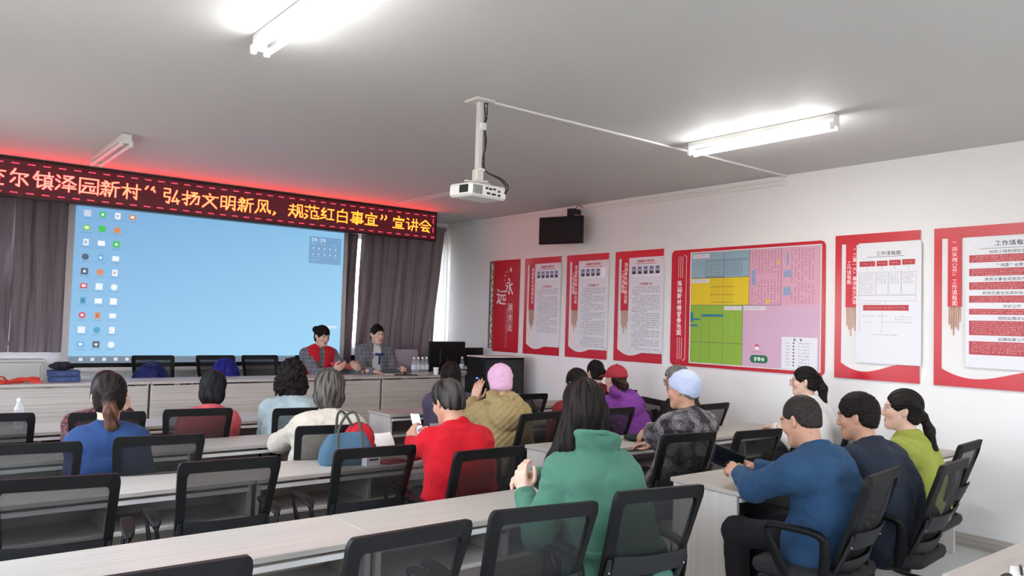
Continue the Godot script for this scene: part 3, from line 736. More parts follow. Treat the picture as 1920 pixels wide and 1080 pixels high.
func posters():
	mat("tassel", c8(196, 140, 112), 0.6)
	var r := RandomNumberGenerator.new(); r.seed = 77
	var H := 1.245
	# lattice strip
	var t = thing("lattice_strip", "narrow brown wooden lattice strip beside the first red poster", "lattice", Vector3(WX - 0.003, 1.25, -8.665), -PI / 2)
	var b: MB
	for x in [0.007, 0.093]:
		b = MB.new(); b.box(Vector3(x, 0.6, 0.01), Vector3(0.014, 1.2, 0.02), 0.002); part(t, "upright", b, M.brown_wood)
	var y := 0.03
	var k := 0
	while y < 1.15:
		b = MB.new()
		var y2 := y + r.randf_range(0.03, 0.09)
		var a := Vector3(0.012 if k % 2 == 0 else 0.088, y, 0.01); var c := Vector3(0.088 if k % 2 == 0 else r.randf_range(0.03, 0.06), y2, 0.01)
		b.tube([a, c], 0.006, 4)
		part(t, "lattice_bar", b, M.brown_wood)
		y += r.randf_range(0.05, 0.085); k += 1
	for yy in [0.006, 1.194]:
		b = MB.new(); b.box(Vector3(0.05, yy, 0.01), Vector3(0.1, 0.014, 0.02), 0.002); part(t, "lattice_bar", b, M.brown_wood)
	# 1: all-red slogan board
	t = poster_base("slogan_board", "all-red narrow board with white brush characters and stars nearest the corner", -8.56, 0.545, H)
	var im := Image.create(320, 730, false, Image.FORMAT_RGB8); im.fill(c8(192, 24, 42))
	var wh := c8(236, 226, 224)
	for q in [[215, 80, 16], [165, 95, 8], [145, 125, 7], [135, 160, 6], [150, 190, 5]]:
		for s in 5:
			var a := TAU * s / 5 - PI / 2; var a2 := a + TAU * 2 / 5
			dot_line(im, Vector2(q[0], q[1]) + Vector2.from_angle(a) * q[2], Vector2(q[0], q[1]) + Vector2.from_angle(a2) * q[2], q[2] * 0.38, wh)
	glyph(im, "永", 150, 150, 100, 120, 12, wh); glyph(im, "远", 45, 235, 110, 115, 12, wh)
	for i in 3:
		im.fill_rect(Rect2i(190, 345 + i * 76, 62, 68), c8(225, 190, 190)); im.fill_rect(Rect2i(194, 349 + i * 76, 54, 60), c8(192, 24, 42))
		glyph(im, "跟党走"[i], 198, 354 + i * 76, 46, 50, 5, wh)
	im.fill_rect(Rect2i(176, 390, 3, 305), wh)
	for i in 15: small_print(im, r, 150, 395 + i * 20, 15, 14, wh)
	var m := print_mat("slogan_print", im)
	b = MB.new(); b.slab(0.545, H, 0.016, Transform3D(Basis(), Vector3(0, 0, 0.016)))
	part(t, "printed_board", b, m)
	# 2-4: staff boards with portrait rows
	var labels := ["red and white notice board with five small portraits left of two similar boards", "red and white notice board with four portraits and one empty frame, middle of three", "red and white notice board with five portraits next to the big coloured map"]
	var zs := [-7.90, -7.085, -6.26]; var ws := [0.705, 0.715, 0.715]
	for i in 3:
		t = poster_base("notice_board", labels[i], zs[i], ws[i], H, "portrait notice boards")
		wave_board(t, ws[i], H, 0.055, 0.085)
		ribbon(t, 0.10, H * 0.46, H - 0.08, 0.115, [["泽园新村民两委员会", 0.62, 0.05]] if i == 0 else [["泽园新村民小组决策", 0.64, 0.05], ["工作流程图", 0.26, 0.14]], 0.052)
		im = paper_image(280, 560)
		for j in 7: glyph(im, "泽园新村党员会"[j], 70 + j * 20, 14, 16, 15, 2, c8(170, 40, 40))
		im.fill_rect(Rect2i(56, 36, 168, 3), c8(190, 40, 50))
		for j in 5:
			var px := 22 + j * 48
			im.fill_rect(Rect2i(px, 50, 40, 62), c8(244, 246, 250))
			if i == 1 and j == 4: continue
			im.fill_rect(Rect2i(px + 2, 52, 36, 46), c8(116, 150, 190))
			for dy in 22: im.fill_rect(Rect2i(px + 20 - int(sqrt(maxf(0, 81.0 - pow((dy - 11) * 0.82, 2)))), 58 + dy, int(2 * sqrt(maxf(0, 81.0 - pow((dy - 11) * 0.82, 2)))), 1), c8(40, 40, 46) if dy < 8 else c8(200, 165, 145))
			im.fill_rect(Rect2i(px + 6, 82, 28, 16), c8(44, 48, 60))
			small_print(im, r, px + 4, 102, 30, 6, c8(110, 110, 120))
		for j in 6: glyph(im, "工作流程公开"[j], 90 + j * 18, 150, 14, 13, 2, c8(170, 40, 40))
		var rows := 23 if i == 0 else 29
		for j in rows:
			if j % 4 == 3 and r.randf() < 0.6: small_print(im, r, 30, 172 + j * 13, r.randi_range(60, 160), 9, c8(70, 66, 70))
			else: small_print(im, r, 52 if j % 4 == 0 else 30, 172 + j * 13, 210 if j % 4 == 0 else 228, 9, c8(70, 66, 70))
		content(t, im, ws[i] * 0.315, H * 0.085, ws[i] * 0.70, H * 0.85)
	# map
	t = poster_base("village_map", "large red-framed coloured land map of pink, yellow, green and blue blocks", -5.43, 1.75, 1.215)
	var mw := 1.75; var mh := 1.215
	b = MB.new()
	var rr := PackedVector2Array()
	for q in [[mw - 0.05, 0.05, -90], [mw - 0.05, mh - 0.05, 0], [0.05, mh - 0.05, 90], [0.05, 0.05, 180]]:
		for s in 6: rr.append(Vector2(q[0], q[1]) + Vector2.from_angle(deg_to_rad(q[2] + s * 18)) * 0.05)
	b.extrude(rr, 0.012)
	part(t, "red_frame", b, M.poster_red)
	im = Image.create(150, 760, false, Image.FORMAT_RGB8); im.fill(c8(196, 28, 46))
	for x in [50, 68, 86]:
		im.fill_rect(Rect2i(x, 20, 4, 150), wh); im.fill_rect(Rect2i(x, 590, 4, 150), wh)
	im.fill_rect(Rect2i(118, 25, 4, 710), wh); dot_line(im, Vector2(119, 26), Vector2(104, 10), 4, wh); dot_line(im, Vector2(119, 734), Vector2(104, 750), 4, wh)
	for i in 9: glyph(im, "泽园新村精管善治图"[i], 44, 192 + i * 43, 36, 36, 4.5, wh)
	b = MB.new(); b.slab(0.225, 1.14, 0.003, Transform3D(Basis(), Vector3(0.02, 0.037, 0.015)))
	part(t, "title_strip", b, print_mat("map_title", im))
	im = Image.create(900, 690, false, Image.FORMAT_RGB8)
	im.fill(c8(206, 168, 192))
	var ink := c8(96, 92, 104)
	im.fill_rect(Rect2i(0, 0, 440, 160), c8(140, 172, 184)); im.fill_rect(Rect2i(0, 160, 440, 170), c8(226, 198, 32)); im.fill_rect(Rect2i(0, 330, 396, 360), c8(140, 178, 58))
	im.fill_rect(Rect2i(440, 0, 460, 330), c8(212, 160, 178))
	for q in [[0, 158, 440, 3], [0, 328, 440, 3], [250, 0, 3, 330], [438, 0, 3, 332], [394, 330, 3, 360], [654, 0, 3, 328], [394, 328, 262, 3], [250, 330, 2, 360], [0, 560, 396, 3], [85, 360, 2, 330], [150, 400, 2, 290]]:
		im.fill_rect(Rect2i(q[0], q[1], q[2], q[3]), ink)
	for gy in 7:
		for gx in 14:
			var p := Rect2i(110 + gx * 20 + (6 if gx > 6 else 0), 62 + gy * 13, 11, 4)
			im.fill_rect(p, c8(86, 98, 112))
	im.fill_rect(Rect2i(110, 50, 320, 3), c8(70, 80, 96)); im.fill_rect(Rect2i(110, 152, 150, 4), c8(70, 80, 96))
	for i in 11: im.fill_rect(Rect2i(160 + i * 15, 165, 2, 145), c8(150, 128, 40))
	for i in 3: im.fill_rect(Rect2i(150, 215 + i * 48, 180, 3), c8(120, 104, 40))
	for gy in 26:
		for gx in 19:
			var x := 456 + gx * 22; var yy := 14 + gy * 12
			if (gx < 8 and (gy > 10 and gy < 14)) or (x > 640 and x < 670) or (gx > 9 and gx < 12) or r.randf() < 0.2: continue
			im.fill_rect(Rect2i(x, yy, 9, 4), c8(170, 92, 128))
	for q in [[455, 120, 28, 90], [672, 130, 50, 40], [672, 225, 46, 48], [690, 30, 14, 70]]: im.fill_rect(Rect2i(q[0], q[1], q[2], q[3]), c8(142, 158, 192))
	im.fill_rect(Rect2i(630, 72, 14, 24), c8(226, 190, 60)); im.fill_rect(Rect2i(554, 296, 28, 22), c8(226, 190, 60))
	for q in [[88, 386, 166, 16], [0, 376, 20, 60], [0, 412, 78, 12], [0, 452, 60, 12]]: im.fill_rect(Rect2i(q[0], q[1], q[2], q[3]), c8(44, 124, 150))
	for q in [[12, 8, 130, 26], [8, 166, 134, 24], [258, 336, 130, 24], [404, 336, 150, 24]]:
		im.fill_rect(Rect2i(q[0], q[1], q[2], q[3]), c8(220, 216, 220)); small_print(im, r, q[0] + 6, q[1] + 6, q[2] - 12, 12, ink)
	for i in 6: small_print(im, r, 316, 385 + i * 24, 18, 16, c8(196, 214, 130))
	for i in 8: small_print(im, r, 540 + i * 24, 452, 14, 12, c8(178, 140, 168))
	for dy in 32: im.fill_rect(Rect2i(500 - int(sqrt(maxf(0, 256.0 - (dy - 16.0) * (dy - 16.0)))), 560 + dy, int(2 * sqrt(maxf(0, 256.0 - (dy - 16.0) * (dy - 16.0)))), 1), c8(200, 40, 48) if dy < 19 else c8(246, 240, 240))
	im.fill_rect(Rect2i(488, 572, 24, 6), c8(250, 246, 246))
	small_print(im, r, 452, 600, 96, 11, c8(170, 40, 50))
	for dy in 46:
		var inset := int(23.0 - sqrt(maxf(0, 529.0 - (dy - 23.0) * (dy - 23.0))))
		im.fill_rect(Rect2i(452 + inset, 622 + dy, 122 - 2 * inset, 1), c8(20, 112, 72))
	for i in 3: glyph(im, "管委会"[i], 480 + i * 25, 635, 20, 20, 2.5, c8(230, 240, 232))
	im.fill_rect(Rect2i(664, 510, 224, 180), c8(226, 226, 232))
	for i in 2: glyph(im, "图程"[i], 740 + i * 40, 518, 13, 13, 2, ink)
	for i in 8:
		small_print(im, r, 690, 540 + i * 18, 34, 9, ink); im.fill_rect(Rect2i(736, 540 + i * 18, 10, 8), c8(150, 60, 60) if i % 2 else c8(60, 80, 110)); small_print(im, r, 770, 540 + i * 18, 80, 9, ink)
	b = MB.new(); b.slab(1.44, 1.125, 0.004, Transform3D(Basis(), Vector3(0.265, 0.045, 0.016)))
	part(t, "map_print", b, print_mat("map_image", im))
	b = MB.new()
	for q in [[0.985, 0.0375, 1.46, 0.012], [0.985, 1.1775, 1.46, 0.012], [0.2575, 0.6075, 0.012, 1.152], [1.7125, 0.6075, 0.012, 1.152]]:
		b.box(Vector3(q[0], q[1], 0.014), Vector3(q[2], q[3], 0.008), 0.002)
	part(t, "white_edging", b, M.poster_white)
	# 5: decision flow chart
	t = poster_base("flow_chart_board", "red and white flow chart board with red boxes between the map and the last board", -3.585, 0.725, H)
	wave_board(t, 0.725, H, 0.058, 0.08)
	ribbon(t, 0.10, H * 0.495, H - 0.07, 0.112, [["“三重一大”事项民主决策", 0.70, 0.05], ["工作流程图", 0.26, 0.16]], 0.0405)
	im = paper_image(440, 900)
	for i in 5: glyph(im, "工作流程图"[i], 140 + i * 34, 60, 28, 28, 3, c8(60, 60, 66))
	im.fill_rect(Rect2i(70, 98, 260, 3), c8(70, 70, 76))
	for q in [[22, 130, 110], [142, 130, 76], [228, 128, 78], [316, 126, 84]]:
		im.fill_rect(Rect2i(q[0], q[1], q[2], 40), c8(176, 40, 50)); small_print(im, r, q[0] + 10, q[1] + 14, q[2] - 18, 13, c8(240, 220, 220))
		im.fill_rect(Rect2i(q[0] + q[2] / 2, 172, 2, 30), c8(120, 110, 112))
	var gr := c8(150, 148, 152)
	for q in [[16, 215, 118, 170], [140, 215, 80, 170], [226, 215, 82, 170], [312, 215, 92, 170]]:
		for e in [[0, 0, q[2], 2], [0, q[3], q[2], 2], [0, 0, 2, q[3]], [q[2], 0, 2, q[3]]]: im.fill_rect(Rect2i(q[0] + e[0], q[1] + e[1], e[2], e[3]), gr)
		var nl := 11 if q[0] < 100 else 6
		for j in nl: small_print(im, r, q[0] + 7, q[1] + 10 + j * 14, q[2] - 14, 9, c8(96, 92, 98))
	for q in [[16, 390, 388, 2], [16, 390, 2, 40], [404, 390, 2, 40], [16, 430, 390, 2], [200, 432, 2, 30], [24, 450, 2, 210], [24, 450, 150, 2], [180, 512, 2, 170], [180, 590, 90, 2]]: im.fill_rect(Rect2i(q[0], q[1], q[2], q[3]), gr)
	im.fill_rect(Rect2i(50, 462, 310, 42), c8(176, 40, 50)); small_print(im, r, 68, 476, 270, 14, c8(240, 220, 220))
	for q in [[50, 540, 80], [150, 540, 76], [54, 590, 60], [270, 545, 110], [270, 565, 110], [270, 585, 110], [110, 680, 190]]: small_print(im, r, q[0], q[1], q[2], 11, c8(84, 80, 84))
	content(t, im, 0.725 * 0.275, H * 0.115, 0.725 * 0.745, H * 0.81)
	# 6: rightmost board
	t = poster_base("procedure_board", "rightmost red and white board listing red-banded procedure steps, cut by the picture edge", -2.752, 0.86, H)
	wave_board(t, 0.86, H, 0.058, 0.085)
	ribbon(t, 0.105, H * 0.5, H - 0.07, 0.10, [["“四议两公开”工作流程图", 0.5, 0.04]], 0.0425)
	im = paper_image(520, 900)
	for i in 5: glyph(im, "工作流程图"[i], 168 + i * 40, 30, 33, 33, 3.5, c8(70, 66, 76))
	im.fill_rect(Rect2i(80, 78, 360, 3), c8(70, 70, 76))
	var heads := ["村民小组党组织会提议", "“两委”会商议", "党员议事会或党员大会审议", "村民代表会议或村民会议决议", "决议公开", "组织实施决议", "实施结果公开"]
	var hts := [52, 52, 52, 48, 40, 100, 92]
	var yy := 92
	for i in 7:
		var cw := 25.0
		write_row(im, heads[i], 260 - heads[i].length() * cw / 2, yy, cw, 2.4, c8(64, 58, 64))
		yy += 30
		im.fill_rect(Rect2i(22, yy, 476, hts[i]), c8(176, 44, 54))
		var ln := int(hts[i] / 16)
		for j in ln: small_print(im, r, 36, yy + 7 + j * 15, 445 if j < ln - 1 or ln < 3 else 280, 12, c8(244, 214, 212))
		yy += hts[i] + 12
	content(t, im, 0.86 * 0.275, H * 0.125, 0.86 * 0.74, H * 0.80)

# ---------------------------------------------------------------- desks and chairs
func rect_ring(w, h, rad, n := 6) -> Array:   # rounded rectangle, counter-clockwise
	var o := []
	for q in [[1, -1, -90], [1, 1, 0], [-1, 1, 90], [-1, -1, 180]]:
		for s in n + 1:
			o.append(Vector2(q[0] * (w - rad), q[1] * (h - rad)) + Vector2.from_angle(deg_to_rad(q[2] + 90.0 * s / n)) * rad)
	return o

func back_point(x, y, off := 0.0) -> Vector3:   # surface of a chair back; y 0..1 over its height
	var hw := lerpf(0.195, 0.225, y)
	var xx = x * hw
	var z = 0.19 + 0.115 * y + 0.035 * sin(y * 4.2 - 0.6) * 0.6 + 0.03 * y * y - 0.035 * x * x * (1.1 - y * 0.5)
	return Vector3(xx, 0.50 + y * 0.45 + 0.012 * x * x * y, z + off)

func make_chair():
	var t = thing("office_chair", "", "chair", Vector3.ZERO, 0.0, "black mesh-back chairs")
	var b := MB.new()
	var rings := []
	for q in [[0.19, -0.03], [0.235, -0.022], [0.245, 0.0], [0.24, 0.028], [0.205, 0.042], [0.1, 0.047]]:
		var ring := []
		for p in rect_ring(q[0], q[0] - 0.01, 0.075, 5): ring.append(Vector3(p.x, 0.445 + q[1] - 0.02 * maxf(0, -p.y - 0.16), -p.y * 1.0 - 0.02))
		rings.append(ring)
	b.loft(rings)
	part(t, "seat", b, M.seat_fabric)
	b = MB.new()
	var outer := rect_ring(1.0, 0.5, 0.11); var inner := rect_ring(0.83, 0.395, 0.07)
	var rs := []
	for lay in [[outer, -0.011, 0.0], [outer, 0.011, 0.0], [inner, 0.011, 0.0], [inner, -0.011, 0.0], [outer, -0.011, 0.0]]:
		var ring := []
		for p in lay[0]: ring.append(back_point(p.x, p.y + 0.5, lay[1]))
		rs.append(ring)
	for i in 4:
		for j in outer.size():
			var j2 := (j + 1) % outer.size()
			b.quad(rs[i][j], rs[i][j2], rs[i + 1][j2], rs[i + 1][j])
	part(t, "back_frame", b, M.black_plastic)
	b = MB.new()
	b.grid(14, 14, func(u, v): return back_point(lerpf(-0.86, 0.86, u), lerpf(0.09, 0.91, v), -0.004))
	part(t, "back_net", b, M.chair_net)
	b = MB.new()
	var strip := func(b, y0, y1, o0, o1, xm):
		var rr := []
		for i in 15:
			var x := lerpf(-xm, xm, i / 14.0)
			rr.append([back_point(x, y1, o0), back_point(x, y1, o1), back_point(x, y0, o1), back_point(x, y0, o0)])
		b.loft(rr)
	strip.call(b, 0.22, 0.41, 0.008, 0.018, 0.86)
	part(t, "lumbar_band", b, M.grey_plastic)
	b = MB.new()
	strip.call(b, -0.06, 0.10, 0.010, 0.026, 0.92)
	part(t, "back_bracket", b, M.grey_plastic)
	for s in [-1, 1]:
		b = MB.new()
		b.tube([back_point(s * 0.93, -0.04, 0.014), back_point(s * 0.93, 0.15, 0.014), back_point(s * 0.93, 0.30, 0.013), back_point(s * 0.92, 0.38, 0.006)], [0.018, 0.016, 0.014, 0.010], 8, 0.55, Vector3.RIGHT)
		part(t, "bracket_arm", b, M.grey_plastic)
		b = MB.new()
		b.tube([Vector3(s * 0.12, 0.425, 0.05), Vector3(s * 0.12, 0.44, 0.18), back_point(s * 0.6, -0.03, 0.02)], 0.014, 8, 1.6)
		part(t, "seat_support", b, M.black_plastic)
	b = MB.new()
	for s in [-1, 1]: b.ball(back_point(s * 0.93, 0.26, 0.024), 0.005, Transform3D(), 8)
	part(t, "screw", b, M.chrome)
	for s in [-1, 1]:
		b = MB.new()
		b.tube(smooth_path([Vector3(s * 0.235, 0.425, -0.05), Vector3(s * 0.255, 0.53, -0.10), Vector3(s * 0.266, 0.635, -0.145), Vector3(s * 0.269, 0.666, -0.12), Vector3(s * 0.269, 0.668, 0.0), Vector3(s * 0.268, 0.660, 0.10), Vector3(s * 0.264, 0.62, 0.135), Vector3(s * 0.250, 0.50, 0.125), Vector3(s * 0.235, 0.425, 0.11)], 4), [0.009, 0.009, 0.009, 0.009, 0.009, 0.009, 0.008, 0.006, 0.0045, 0.004, 0.004, 0.004, 0.004, 0.004, 0.004, 0.004, 0.004, 0.004, 0.004, 0.0045, 0.005, 0.006, 0.007, 0.008, 0.009, 0.009, 0.009, 0.009, 0.009, 0.009, 0.009, 0.009, 0.009], 8, 2.9, Vector3.RIGHT)
		var arest = part(t, "armrest", b, M.black_plastic)
		b = MB.new()
		var pr := []
		for q in [[-0.155, 0.655, 0.010], [-0.135, 0.672, 0.024], [-0.06, 0.678, 0.028], [0.06, 0.677, 0.028], [0.115, 0.668, 0.024], [0.14, 0.648, 0.012]]:
			var ring := []
			for p in rect_ring(q[2], 0.010, 0.008, 3): ring.append(Vector3(s * 0.268 - p.x, q[1] + p.y, q[0]))
			pr.append(ring)
		b.loft(pr)
		part(arest, "arm_pad", b, M.black_plastic)
		b = MB.new()
		b.tube(smooth_path([Vector3(s * 0.2, 0.405, 0.16), Vector3(s * 0.2, 0.405, -0.14), Vector3(s * 0.215, 0.38, -0.205), Vector3(s * 0.23, 0.08, -0.225), Vector3(s * 0.232, 0.016, -0.185), Vector3(s * 0.232, 0.0135, 0.1), Vector3(s * 0.232, 0.0135, 0.235)], 4), 0.0125, 9)
		part(t, "sled_leg", b, M.black_metal)
	b = MB.new()
	b.tube([Vector3(-0.232, 0.0135, 0.235), Vector3(0.232, 0.0135, 0.235)], 0.0125, 9)
	b.tube([Vector3(-0.2, 0.405, -0.1), Vector3(0.2, 0.405, -0.1)], 0.0125, 9); b.tube([Vector3(-0.2, 0.405, 0.12), Vector3(0.2, 0.405, 0.12)], 0.0125, 9)
	part(t, "cross_bar", b, M.black_metal)
	return t

var chair0: Node3D = null
var chair_used := false
func chair(x, zt, turn_deg, label, group, y = 0.0):   # x, zt: middle of the top rail
	var c
	if not chair_used: c = chair0; chair_used = true
	else:
		c = chair0.duplicate(); c.name = numbered("office_chair"); add_child(c, true)
	var a := -deg_to_rad(turn_deg)
	c.position = Vector3(x - sin(a) * 0.335, y, zt - cos(a) * 0.335); c.rotation.y = a
	c.set_meta("label", label); c.set_meta("group", group)

func desk(x0, zf, zb, label, w, group):   # user side at zf (towards the camera), far side at zb
	var d: float = zf - zb
	var t = thing("training_desk", label, "desk", Vector3(x0 + w / 2, 0, (zf + zb) / 2), 0.0, group)
	var b := MB.new(); b.box(Vector3(0, 0.7375, 0), Vector3(w - 0.004, 0.025, d), 0.003); part(t, "desk_top", b, M.desk_wood)
	b = MB.new(); b.box(Vector3(0, 0.7, d / 2 - 0.02), Vector3(w - 0.06, 0.022, 0.018), 0.002); part(t, "top_rail", b, M.edge_band)
	for s in [-1, 1]:
		b = MB.new(); b.box(Vector3(s * (w / 2 - 0.024), 0.3625, -0.005), Vector3(0.025, 0.723, d - 0.04), 0.003); part(t, "end_panel", b, M.pale_wood)
	b = MB.new(); b.box(Vector3(0, 0.63, -0.01), Vector3(0.022, 0.14, d - 0.06), 0.002); part(t, "divider", b, M.pale_wood)
	b = MB.new(); b.box(Vector3(0, 0.55, -0.01), Vector3(w - 0.075, 0.02, d - 0.06), 0.002); part(t, "shelf", b, M.pale_wood)
	b = MB.new(); b.box(Vector3(0, 0.42, -d / 2 + 0.04), Vector3(w - 0.075, 0.6, 0.018), 0.002); part(t, "modesty_panel", b, M.grey_wood)
	return t

func furniture():
	var rows := [[-6.25, -6.70, "first"], [-5.07, -5.50, "second"], [-4.0, -4.43, "third"], [-2.71, -3.13, "fourth"]]
	for q in rows:
		var f: String = q[2]
		desk(0.16, q[0], q[1], "pale wood desk at the outer end of the %s left-hand row from the dais" % f, 1.36, "left-hand desks")
		desk(1.52, q[0], q[1], "pale wood desk at the aisle end of the %s left-hand row from the dais" % f, 1.36, "left-hand desks")
	rows = [[-6.12, -6.55, "first"], [-5.05, -5.48, "second"], [-3.80, -4.24, "third"], [-2.46, -2.93, "fourth"]]
	for q in rows:
		var f: String = q[2]
		desk(3.52, q[0], q[1], "pale wood desk at the aisle end of the %s right-hand row from the dais" % f, 1.36, "right-hand desks")
		desk(4.88, q[0], q[1], "pale wood desk near the poster wall in the %s right-hand row from the dais" % f, 1.36, "right-hand desks")
	desk(2.98, -0.80, -1.235, "pale wood desk cut off by the lower right corner of the picture", 1.36, "right-hand desks")
	# speakers' desks on the dais
	var xs := [-0.56, 0.73, 2.018, 3.306, 4.595]
	var names := ["leftmost grey-wood speakers' desk with the red sash on it", "grey-wood speakers' desk under the blue cartons, left of the empty chairs", "grey-wood speakers' desk in front of the empty dais chairs", "grey-wood speakers' desk in front of the two seated speakers", "grey-wood speakers' desk carrying the bottles and the monitors"]
	for i in 5:
		var w := 1.286 if i < 4 else 1.345
		var t = thing("speaker_desk", names[i], "desk", Vector3(xs[i] + w / 2, FLR, -8.45), 0.0, "speakers' desks on the dais")
		var b := MB.new(); b.box(Vector3(0, 0.7375, 0), Vector3(w - 0.003, 0.025, 0.5), 0.003); part(t, "desk_top", b, M.grey_wood)
		b = MB.new(); b.box(Vector3(0, 0.365, 0.215), Vector3(w - 0.03, 0.69, 0.018), 0.003); part(t, "front_panel", b, M.grey_wood)
		b = MB.new(); b.box(Vector3(0, 0.03, 0.2), Vector3(w - 0.03, 0.06, 0.012), 0.002); part(t, "plinth", b, M.black_plastic)
		for s in [-1, 1]:
			b = MB.new(); b.box(Vector3(s * (w / 2 - 0.02), 0.3625, -0.01), Vector3(0.022, 0.723, 0.46), 0.003); part(t, "end_panel", b, M.grey_wood)
		b = MB.new(); b.box(Vector3(0, 0.56, -0.03), Vector3(w - 0.07, 0.018, 0.4), 0.002); part(t, "shelf", b, M.grey_wood)
	chair0 = make_chair()
	var gl := "chairs of the left-hand rows"; var gr := "chairs of the right-hand rows"
	chair(0.57, -2.06, 2, "empty black mesh chair cut off at the bottom left edge of the picture", gl)
	chair(1.293, -2.05, 0, "empty black mesh chair in the nearest row with two pale strips showing through its net", gl)
	chair(1.84, -2.06, 10, "black mesh chair directly behind the green coat's left elbow, nearest row", gl)
	chair(2.44, -2.05, 11, "black mesh chair behind the woman in the green coat, beside the desk end panel", gl)
	chair(0.52, -3.41, 10, "empty black mesh chair at the left picture edge behind the third desk row", gl)
	chair(1.21, -3.47, 5, "empty black mesh chair in the third row left of the blue tote bag", gl)
	chair(1.935, -3.465, 5, "empty black mesh chair just in front of the blue tote bag", gl)
	chair(2.42, -3.15, 0, "black mesh chair of the man in the red sweater", gl)
	chair(0.54, -4.32, 9, "empty black mesh chair left of the ponytailed woman in the blue sweater", gl)
	chair(1.125, -4.315, 7, "black mesh chair overlapping the right arm of the woman in the blue sweater", gl)
	chair(2.09, -4.29, 12, "black mesh chair behind the grey-haired person in cream, under the tote handles", gl)
	chair(0.50, -5.64, 12, "black mesh chair at the left edge in the front row, beside the lone bottle", gl)
	chair(1.10, -5.46, 10, "black mesh chair in front of the ponytailed woman, mostly hidden by her", gl)
	chair(1.65, -5.43, 10, "black mesh chair with the coral jacket showing through its net", gl)
	chair(2.31, -5.2, 10, "black mesh chair of the curly-haired person in pale blue", gl)
	chair(4.05, -5.4, 0, "black chair behind the dark-haired person in the purple-grey coat", gr)
	chair(4.58, -5.45, 4, "small black chair between the khaki coat and the poster wall", gr)
	chair(3.73, -4.26, -6, "black mesh chair of the person in the pink hat, showing right of the khaki jacket", gr)
	chair(4.47, -4.25, 0, "black chair hidden behind the long black hair, beside the purple jacket", gr)
	chair(5.60, -4.15, -4, "empty black mesh chair against the white wall beside the floral blouse", gr)
	chair(3.85, -3.03, 8, "black mesh chair behind the person in the white cap and floral blouse", gr)
	chair(4.42, -2.92, 6, "empty black chair beyond the phone held by the man in blue", gr)
	chair(5.42, -4.70, -70, "black chair turned sideways under the person in the purple jacket", gr)
	chair(5.76, -5.40, 0, "black chair of the woman with the bun, hidden behind the purple jacket", gr)
	chair(6.02, -3.06, -8, "black mesh chair behind the woman in white with glasses", gr)
	chair(3.68, -1.75, -8, "black mesh chair of the man in the blue jacket", gr)
	chair(4.31, -1.69, -6, "black mesh chair of the man in the dark navy jacket", gr)
	chair(5.18, -1.95, -6, "black mesh chair of the woman in lime green, nearest the wall", gr)
	chair(6.05, -1.62, 82, "black chair turned sideways at the right picture edge, both armrests in view", gr)
	var gd := "chairs behind the speakers' desks"
	chair(2.265, -9.2, 180, "empty dais chair with a dark blue bag on it, left of three", gd, FLR)
	chair(2.94, -9.2, 180, "empty dais chair behind the bright blue mesh bag, middle of three", gd, FLR)
	chair(3.46, -9.2, 180, "empty dais chair right of three, nearest the speaker in the red vest", gd, FLR)
	chair(4.1, -9.16, 180, "dais chair of the speaker in the red vest", gd, FLR)
	chair(4.85, -9.16, 180, "dais chair of the speaker in the grey checked jacket", gd, FLR)

# ---------------------------------------------------------------- small things
func bottle(p, label, group, sleeve = true):
	var t = thing("water_bottle", label, "bottle", p, 0.0, group)
	var b := MB.new()
	b.lathe([Vector2(0.024, 0.0), Vector2(0.031, 0.004), Vector2(0.0315, 0.05), Vector2(0.029, 0.056), Vector2(0.0315, 0.062), Vector2(0.0315, 0.135), Vector2(0.029, 0.155), Vector2(0.015, 0.19), Vector2(0.0125, 0.2)], 20)
	part(t, "body", b, M.clear_plastic)
	b = MB.new()
	if sleeve: b.lathe([Vector2(0.0322, 0.066), Vector2(0.0322, 0.125)], 20); part(t, "label_sleeve", b, M.bottle_label)
	b = MB.new(); b.lathe([Vector2(0.0148, 0.197), Vector2(0.0155, 0.2), Vector2(0.0155, 0.218), Vector2(0.013, 0.221)], 16); part(t, "cap", b, M.white_plastic)

func blob(c: Vector3, r: Vector3, seed_: int, amp: float, cell: float, freq := 9.0):   # crumpled soft shape sitting flat
	var f := Field.new()
	f.ell(c, r, 0.02)
	f.plane(Vector3(0, c.y - r.y * 0.85, 0), Vector3(0, -1, 0), 0.006)
	f.noise = noise(seed_, freq, 3); f.amp = amp; f.mode = 1
	return f.mesh(cell)

